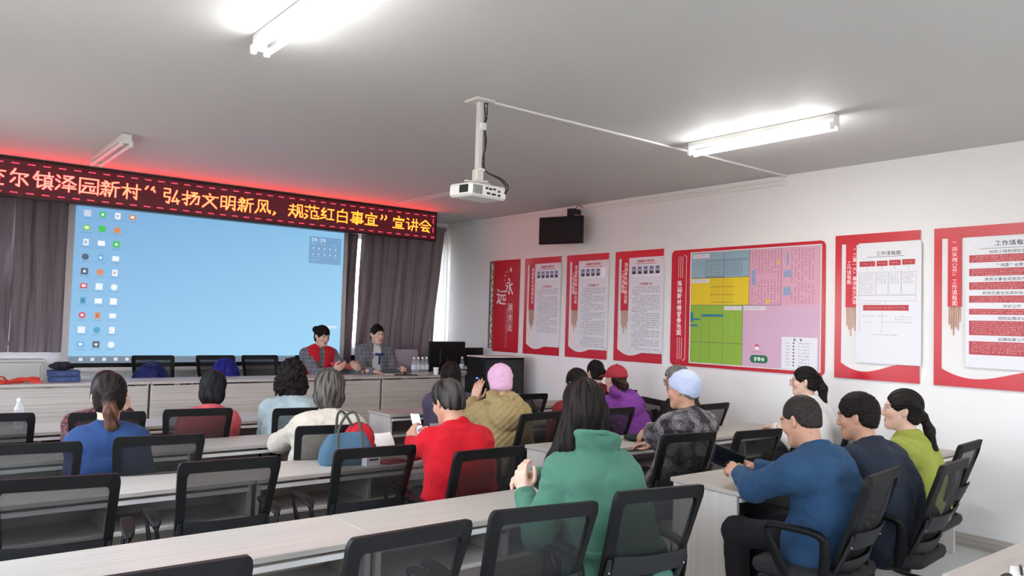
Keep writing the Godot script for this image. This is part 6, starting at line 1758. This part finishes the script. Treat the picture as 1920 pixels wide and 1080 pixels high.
var crowd := []
var made := []
func people():
	var pc := func(nm, c, rough = 0.9): return cloth(nm, c, rough)
	for q in [["trouser_black", c8(34, 34, 38)], ["trouser_navy", c8(36, 42, 60)], ["knit_blue", c8(40, 64, 108)], ["coral", c8(206, 92, 98)], ["pale_blue", c8(186, 204, 208)], ["cream", c8(212, 202, 186)],
		["plum_grey", c8(84, 76, 98)], ["red_knit", c8(196, 22, 36)], ["khaki", c8(174, 152, 106)], ["brick", c8(140, 44, 44)], ["maroon", c8(112, 36, 42)], ["purple", c8(126, 62, 146)], ["white_shirt", c8(232, 230, 228)],
		["sea_green", c8(78, 126, 106)], ["steel_blue", c8(44, 76, 110)], ["dark_navy", c8(42, 48, 62)], ["lime", c8(164, 172, 76)], ["vest_red", c8(206, 38, 52)], ["pink_knit", c8(238, 188, 220)], ["cap_maroon", c8(170, 52, 62)],
		["pale_cap", c8(206, 216, 246)], ["scarf_brown", c8(112, 66, 60)], ["dark_coat", c8(44, 44, 42)], ["pearl", c8(236, 230, 214)]]: pc.call(q[0], q[1])
	M.sea_green.roughness = 0.8; M.sea_green.rim = 0.5
	# printed fabrics
	var im := Image.create(256, 256, false, Image.FORMAT_RGB8); im.fill(c8(42, 38, 44))
	var r := RandomNumberGenerator.new(); r.seed = 4
	for k in 26:
		var c := Vector2(r.randf() * 256, r.randf() * 256); var R := r.randf_range(15, 25)
		for pt in 6:
			var pc2 := c + Vector2.from_angle(pt * TAU / 6 + k) * R * 0.62
			for st in 40:
				var a := TAU * st / 40
				var p := pc2 + Vector2.from_angle(a) * R * (0.42 + 0.08 * sin(a * 3))
				im.fill_rect(Rect2i(posmod(int(p.x), 254), posmod(int(p.y), 254), 2, 2), c8(176, 168, 172))
				if st % 3 == 0:
					p = pc2 + Vector2.from_angle(a) * R * 0.2
					im.fill_rect(Rect2i(posmod(int(p.x), 253), posmod(int(p.y), 253), 3, 3), c8(120, 112, 118))
	var fl: StandardMaterial3D = pc.call("floral_grey", Color.WHITE)
	fl.albedo_texture = ImageTexture.create_from_image(im); fl.uv1_scale = Vector3.ONE * 2.6
	im = Image.create(128, 128, false, Image.FORMAT_RGB8); im.fill(c8(40, 38, 40))
	for k in 60:
		var c := Vector2(r.randf() * 128, r.randf() * 128)
		for st in 14: im.fill_rect(Rect2i(posmod(int(c.x + r.randf_range(-7, 7)), 125), posmod(int(c.y + r.randf_range(-4, 4)), 125), 3, 3), c8(206, 200, 200))
	fl = pc.call("floral_white", Color.WHITE); fl.albedo_texture = ImageTexture.create_from_image(im); fl.uv1_scale = Vector3.ONE * 4.0
	im = Image.create(128, 128, false, Image.FORMAT_RGB8); im.fill(c8(70, 30, 36))
	for k in 240: im.fill_rect(Rect2i(r.randi_range(0, 123), r.randi_range(0, 123), r.randi_range(2, 5), r.randi_range(2, 5)), [c8(190, 70, 74), c8(216, 150, 140), c8(40, 26, 34)][k % 3])
	fl = pc.call("floral_red", Color.WHITE); fl.albedo_texture = ImageTexture.create_from_image(im); fl.uv1_scale = Vector3.ONE * 4.0
	im = Image.create(128, 128, false, Image.FORMAT_RGB8)
	for y in 128:
		for x in 128:
			var v := 118.0 + (22.0 if (x / 8) % 4 == 0 else 0.0) - (26.0 if (y / 8) % 4 == 1 else 0.0) + r.randf_range(-26, 26)
			im.set_pixel(x, y, c8(v, v + 2, v + 8))
	fl = pc.call("grey_check", Color.WHITE); fl.albedo_texture = ImageTexture.create_from_image(im); fl.uv1_scale = Vector3.ONE * 5.0
	var sk := Color(0.62, 0.37, 0.26); var sk2 := Color(0.50, 0.27, 0.18); var sk3 := Color(0.66, 0.42, 0.32)
	var grey := Color(0.11, 0.10, 0.095); var grey2 := Color(0.25, 0.235, 0.22)
	var V := func(x, y, z): return Vector3(x, y, z)
	crowd = [
		{"label": "woman with brown ponytail and blue round-neck sweater, back turned, between two empty chairs", "at": Vector2(0.98, -4.62), "az": 12, "top": V.call(0.94, 1.272, -4.66), "hz": 13, "hair": "pony", "knot": Vector3(0, -0.005, 0.112), "tailc": Color(0.10, 0.05, 0.034),
			"tail": [[Vector3(0, 0, 0.118), 0.024], [Vector3(0.012, -0.06, 0.135), 0.036], [Vector3(0.02, -0.13, 0.125), 0.034], [Vector3(0.01, -0.20, 0.108), 0.012]], "topmat": "knit_blue", "topname": "sweater", "skin": sk, "cell": 0.012, "sw": 0.122, "wd": 0.88, "hs": 1.03},
		{"label": "person in red patterned blouse resting a cheek on a hand, hidden by the ponytailed woman", "at": Vector2(1.08, -5.80), "az": 20, "top": V.call(1.19, 1.18, -6.0), "hz": 20, "pitch": 15, "hair": "bob", "topmat": "floral_red", "topname": "blouse", "skin": sk3, "sw": 0.17,
			"R": {"w": V.call(1.33, 0.90, -6.02), "d": V.call(-0.15, 1, 0.05), "n": V.call(0.6, 0, 0.8), "curl": 0.3}},
		{"label": "person with smooth black bobbed hair and coral jacket behind a net-backed chair", "at": Vector2(1.74, -5.74), "az": 26, "top": V.call(1.849, 1.19, -5.78), "hz": 30, "pitch": 8, "hair": "bob", "topmat": "coral", "collar": "stand", "skin": sk, "sw": 0.132, "wd": 0.88, "hc2": Color(0.022, 0.022, 0.024)},
		{"label": "person with big curly black hair and pale blue jacket in the front row", "at": Vector2(2.36, -5.55), "az": 24, "top": V.call(2.426, 1.245, -5.75), "hz": 26, "hair": "curly", "topmat": "pale_blue", "collar": "stand", "skin": sk, "sw": 0.14, "wd": 0.92, "puff": 0.034, "famp": 0.026},
		{"label": "person with short streaked grey hair and cream jacket behind the tote bag", "at": Vector2(2.17, -4.62), "az": 22, "top": V.call(2.245, 1.254, -4.70), "hz": 28, "hair": "perm", "hc": Color(0.03, 0.026, 0.023), "hc2": Color(0.15, 0.135, 0.12), "topmat": "cream", "collar": "stand", "skin": sk2, "sw": 0.15, "wd": 0.95, "puff": 0.034, "famp": 0.026, "cell": 0.012,
			"L": {"w": V.call(2.22, 0.80, -5.15), "d": V.call(0.9, -0.05, -0.3), "n": UP, "curl": 0.5, "hint": V.call(-1, -0.5, 0.1)}, "R": {"w": V.call(2.5, 0.80, -5.12), "d": V.call(-0.6, -0.05, -0.6), "n": UP, "curl": 0.5}},
		{"label": "person with medium black hair and purple-grey coat beyond the man in red", "at": Vector2(3.97, -5.74), "az": 28, "top": V.call(3.95, 1.235, -5.82), "hz": 28, "hair": "bob", "topmat": "plum_grey", "collar": "stand", "skin": sk, "sw": 0.165, "puff": 0.03},
		{"man": true, "label": "man with thinning grey-black hair and bright red sweater holding up a phone", "at": Vector2(2.50, -3.55), "az": 14, "top": V.call(2.512, 1.265, -3.76), "hz": -4, "pitch": 22, "hair": "thin", "hc": Color(0.012, 0.011, 0.010), "hc2": Color(0.07, 0.064, 0.06), "topmat": "red_knit", "topname": "sweater", "collar": "stand", "skin": sk2, "sw": 0.142, "wd": 1.0, "puff": 0.024, "cell": 0.011, "slouch": 0.05, "hem": 0.05,
			"L": {"w": V.call(2.555, 0.845, -4.17), "d": V.call(0.25, 0.75, -0.55), "n": V.call(-0.9, 0.1, 0.35), "curl": 0.75, "thumb": 0.8, "hint": V.call(-0.8, -1, 0.2)}, "R": {"w": V.call(2.73, 0.83, -4.13), "d": V.call(-0.2, 0.6, -0.6), "n": V.call(0.8, -0.2, 0.5), "curl": 0.8, "thumb": 0.6}},
		{"label": "person in a pink knitted hat and quilted khaki hooded jacket, hand at the face", "at": Vector2(3.64, -4.60), "az": 27, "top": V.call(3.667, 1.275, -4.74), "hz": 24, "pitch": 12, "hat": "knit", "hatname": "knitted_hat", "hatmat": "pink_knit", "topmat": "khaki", "collar": "hood", "skin": sk, "sw": 0.14, "puff": 0.038, "wd": 0.92, "fmode": 4, "famp": 0.011, "cell": 0.011, "cuffL": "white_shirt",
			"L": {"w": V.call(3.575, 0.99, -4.93), "d": V.call(0.15, 1, 0.15), "n": V.call(-0.8, 0, 0.6), "curl": 0.35, "hint": V.call(-0.7, -1, 0.1)}},
		{"label": "person in black and white patterned top bent forward, mostly hidden by the khaki jacket", "at": Vector2(4.78, -5.76), "az": 24, "top": V.call(4.66, 1.15, -5.98), "hz": 15, "pitch": 22, "hair": "short", "topmat": "floral_white", "topname": "blouse", "collar": "crew", "skin": sk, "sw": 0.18, "puff": 0.03, "slouch": 0.07},
		{"label": "woman with swept-back dark hair and brick-red jacket by the wall", "at": Vector2(4.47, -4.59), "az": 12, "top": V.call(4.51, 1.244, -4.78), "hz": -2, "pitch": 6, "hair": "pony", "knot": Vector3(0, -0.01, 0.11), "tail": [[Vector3(0, -0.01, 0.115), 0.03], [Vector3(0, -0.08, 0.125), 0.03], [Vector3(0, -0.14, 0.11), 0.014]], "topmat": "brick", "collar": "stand", "skin": sk3, "sw": 0.165, "puff": 0.03},
		{"label": "woman with black hair in a bun and maroon top farthest along the wall", "at": Vector2(5.74, -5.7), "az": 8, "top": V.call(5.788, 1.245, -5.84), "hz": 8, "hair": "bun", "knot": Vector3(0, 0.015, 0.125), "topmat": "maroon", "topname": "sweater", "skin": sk3, "sw": 0.16},
		{"label": "person in a dark red baseball cap and purple hooded jacket facing the wall side", "at": Vector2(5.12, -4.68), "az": 12, "top": V.call(5.096, 1.255, -4.87), "hz": 4, "hat": "baseball", "hatname": "baseball_cap", "hatmat": "cap_maroon", "hair": "bun", "knot": Vector3(0, -0.045, 0.112), "hc2": Color(0.06, 0.035, 0.026), "topmat": "purple", "collar": "hood", "skin": sk3, "sw": 0.18, "puff": 0.034, "famp": 0.03, "ffreq": 8.0},
		{"label": "elderly person in a pale blue cloth cap and grey floral blouse, hand on the desk", "at": Vector2(4.06, -3.32), "az": 2, "top": V.call(4.217, 1.31, -3.42), "hz": -14, "pitch": 6, "hat": "clothcap", "hatname": "cloth_cap", "hatmat": "pale_cap", "hair": "short", "hc": grey, "hc2": grey2, "topmat": "floral_grey", "topname": "blouse", "collar": "crew", "skin": sk2, "sw": 0.175, "puff": 0.032, "cell": 0.012, "cuffL": "pearl",
			"L": {"w": V.call(4.34, 0.865, -3.80), "d": V.call(-0.25, -0.5, -0.7), "n": V.call(-0.4, 0.85, 0.3), "curl": 0.6, "hint": V.call(-1, -0.7, 0.2)}},
		{"label": "elderly woman with grey permed hair, glasses and brown scarf, behind the pale blue cap", "at": Vector2(5.62, -4.52), "az": -20, "top": V.call(5.782, 1.24, -4.76), "hz": -48, "pitch": 4, "hair": "perm", "hc": grey, "hc2": grey2, "topmat": "dark_coat", "collar": "stand", "skin": sk2, "sw": 0.18, "puff": 0.034, "glasses": true, "scarf": Vector3(0.13, -0.02, 0.05), "scarfmat": "scarf_brown",
			"L": {"w": V.call(5.30, 0.86, -4.80), "d": V.call(-0.8, 0.1, -0.4), "n": V.call(-0.2, 0.9, 0.3), "curl": 0.4}},
		{"label": "woman with very long straight black hair and green coat with turned-up collar, nearest the camera", "at": Vector2(2.50, -2.36), "az": 28, "top": V.call(2.425, 1.36, -2.52), "hz": 26, "pitch": 4, "hair": "long", "topmat": "sea_green", "topname": "coat", "collar": "popped", "skin": sk3, "sw": 0.122, "wd": 0.9, "puff": 0.03, "cell": 0.0095, "hcell": 0.0044, "belt": 0.66, "famp": 0.015, "slouch": 0.045, "nboff": Vector3(0.02, -0.03, 0.02), "cuffL": "pearl",
			"tail": [[Vector3(-0.03, -0.02, 0.05), 0.075], [Vector3(-0.075, -0.14, 0.045), 0.064], [Vector3(-0.118, -0.23, 0.01), 0.052], [Vector3(-0.148, -0.31, -0.02), 0.040], [Vector3(-0.16, -0.38, -0.04), 0.016]], "tail2": [[Vector3(0.03, -0.02, 0.055), 0.074], [Vector3(0.045, -0.10, 0.065), 0.05]],
			"L": {"w": V.call(2.262, 0.835, -2.715), "d": V.call(-0.05, 0.75, -0.25), "n": V.call(-0.92, -0.1, 0.25), "curl": 0.75, "thumb": 0.5, "spread": true, "hint": V.call(-0.55, -1, 0.25)}, "R": {"w": V.call(2.385, 0.895, -2.79), "d": V.call(-0.95, 0.10, -0.05), "n": V.call(0.1, 0.9, -0.3), "curl": 0.7, "thumb": 0.5, "hint": V.call(0.8, -1, 0.2)}},
		{"label": "woman with glasses, long black ponytail and white shirt against the wall", "at": Vector2(5.98, -3.38), "az": -8, "top": V.call(6.004, 1.316, -3.57), "hz": -31, "hair": "pony", "knot": Vector3(0, 0.035, 0.112), "tail": [[Vector3(0, 0.035, 0.115), 0.026], [Vector3(0.01, -0.05, 0.15), 0.036], [Vector3(0.03, -0.17, 0.15), 0.034], [Vector3(0.07, -0.28, 0.12), 0.012]], "topmat": "white_shirt", "topname": "shirt", "collar": "stand", "skin": sk3, "sw": 0.165, "glasses": true, "hcell": 0.0042},
		{"man": true, "label": "man with cropped dark hair and blue jacket bent over a dark phone case", "at": Vector2(3.70, -2.09), "az": -6, "top": V.call(3.566, 1.288, -2.17), "hz": 4, "pitch": 18, "hair": "buzz", "hc": Color(0.016, 0.013, 0.012), "hc2": Color(0.05, 0.042, 0.038), "topmat": "steel_blue", "collar": "stand", "skin": sk2, "sw": 0.195, "wd": 1.12, "puff": 0.034, "cell": 0.0105, "hcell": 0.0042, "hem": 0.05, "slouch": 0.05, "knee": -0.42,
			"L": {"w": V.call(3.57, 0.835, -2.49), "d": V.call(0.1, 0.25, -0.9), "n": V.call(-0.75, 0.6, 0.3), "curl": 0.85, "thumb": 0.7, "hint": V.call(-1, -0.6, 0.3)}, "R": {"w": V.call(3.755, 0.845, -2.52), "d": V.call(-0.35, 0.25, -0.8), "n": V.call(0.6, 0.65, 0.4), "curl": 0.75, "thumb": 0.8, "hint": V.call(1, -0.8, 0.3)}},
		{"man": true, "label": "man with thick short black hair and dark navy jacket, cheek turned left", "at": Vector2(4.26, -2.03), "az": -4, "top": V.call(4.159, 1.278, -2.17), "hz": -14, "pitch": 8, "hair": "short", "topmat": "dark_navy", "collar": "stand", "skin": sk2, "sw": 0.19, "wd": 1.1, "puff": 0.034, "cell": 0.0115, "hcell": 0.0042, "hem": 0.04, "slouch": 0.05},
		{"label": "woman in lime green jacket with long black ponytail, in profile at the right", "at": Vector2(4.98, -2.20), "az": -10, "top": V.call(4.744, 1.282, -2.17), "hz": -30, "pitch": -4, "hair": "pony", "knot": Vector3(0, -0.02, 0.118), "tail": [[Vector3(0, -0.02, 0.12), 0.022], [Vector3(0.02, -0.10, 0.16), 0.028], [Vector3(0.05, -0.21, 0.185), 0.03], [Vector3(0.09, -0.33, 0.18), 0.012]], "topmat": "lime", "collar": "stand", "skin": sk3, "sw": 0.165, "puff": 0.026, "cell": 0.0115, "hcell": 0.0042, "hem": 0.03},
		{"label": "speaker on the dais in a red vest over grey checks, holding a red sheet", "at": Vector2(4.10, -8.97), "az": 178, "fy": FLR, "top": V.call(4.14, 1.505, -8.92), "hz": 172, "pitch": 10, "hair": "bangs", "topmat": "grey_check", "collar": "crew", "skin": sk3, "sw": 0.165, "puff": 0.026, "vest": "vest_red", "lip": Color(0.42, 0.12, 0.11),
			"R": {"w": V.call(4.17, 0.975, -8.62), "d": V.call(0.6, 0.35, 0.3), "n": V.call(-0.3, -0.4, 0.8), "curl": 0.5, "thumb": 0.7}, "L": {"w": V.call(4.50, 0.975, -8.62), "d": V.call(-0.6, 0.35, 0.3), "n": V.call(0.3, -0.4, 0.8), "curl": 0.5, "thumb": 0.7}},
		{"label": "speaker on the dais in a grey checked jacket over white shirt with a blue ribbon", "at": Vector2(4.85, -8.97), "az": 182, "fy": FLR, "top": V.call(4.892, 1.54, -8.92), "hz": 180, "pitch": 6, "hair": "bun", "knot": Vector3(0, -0.02, 0.11), "topmat": "grey_check", "collar": "lapel", "skin": sk3, "sw": 0.18, "puff": 0.036, "open": true, "under": "white_shirt", "ribbon": true, "lip": Color(0.42, 0.12, 0.11),
			"R": {"w": V.call(4.66, 0.955, -8.60), "d": V.call(0.75, -0.1, 0.4), "n": UP, "curl": 0.35}, "L": {"w": V.call(5.12, 0.985, -8.64), "d": V.call(-0.25, 0.1, 0.8), "n": V.call(0.4, 0.8, -0.2), "curl": 0.9}},
	]
	made.resize(crowd.size())
	for i in crowd.size(): made[i] = gen(crowd[i])
	var shoe := MB.new()
	var rings := []
	for q in [[0.09, 0.03, 0.05], [0.05, 0.043, 0.045], [-0.03, 0.045, 0.038], [-0.1, 0.047, 0.03], [-0.15, 0.035, 0.022], [-0.17, 0.015, 0.012]]:
		var ring := []
		for k in 12: ring.append(Vector3(-cos(TAU * k / 12) * q[1], maxf(0.0, q[2] + sin(TAU * k / 12) * q[2]), q[0]))
		rings.append(ring)
	rings.reverse()
	for i in rings.size(): rings[i].reverse()
	shoe.loft(rings)
	var shoe_mesh := shoe.commit()
	for i in crowd.size():
		var o: Dictionary = crowd[i]
		var t = thing("person", o.label, "person")
		t.transform = o.xf
		for q in made[i]:
			if q[1].size() == 0: continue
			part(t, q[0], Field.to_mesh(q[1]), M[q[2]])
		for s in [-1, 1]:
			var sh = part(t, "shoe", shoe_mesh, M.black_plastic)
			sh.position = Vector3(s * 0.12, 0.0, o.kn + 0.02)
		var H: Transform3D = o.H
		if o.has("glasses"):
			var b := MB.new()
			for s in [-1, 1]:
				var loop := []
				for k in 17: loop.append(H * Vector3(s * 0.034 + 0.023 * cos(TAU * k / 16), 0.003 + 0.019 * sin(TAU * k / 16), -0.106))
				b.tube(loop, 0.0014, 5)
				b.tube([H * Vector3(s * 0.057, 0.008, -0.106), H * Vector3(s * 0.078, 0.008, -0.09), H * Vector3(s * 0.083, 0.006, 0.005), H * Vector3(s * 0.082, -0.015, 0.02)], 0.0014, 5)
			b.tube([H * Vector3(-0.011, 0.006, -0.106), H * Vector3(0.011, 0.006, -0.106)], 0.0014, 5)
			part(t, "glasses", b, M.black_metal)
		if o.has("ribbon"):
			var b := MB.new()
			var c: Vector3 = o.J.nb + Vector3(0, -0.09, -0.145)
			for s in [-1, 1]: b.ball(c + Vector3(s * 0.035, 0.0, 0), Vector3(0.034, 0.018, 0.012), Transform3D(), 12)
			b.ball(c, Vector3(0.014, 0.014, 0.014), Transform3D(), 10)
			b.box(c + Vector3(0, -0.07, -0.005), Vector3(0.03, 0.12, 0.008), 0.002)
			part(t, "neck_ribbon", b, mat("ribbon_navy", c8(30, 44, 100), 0.6))
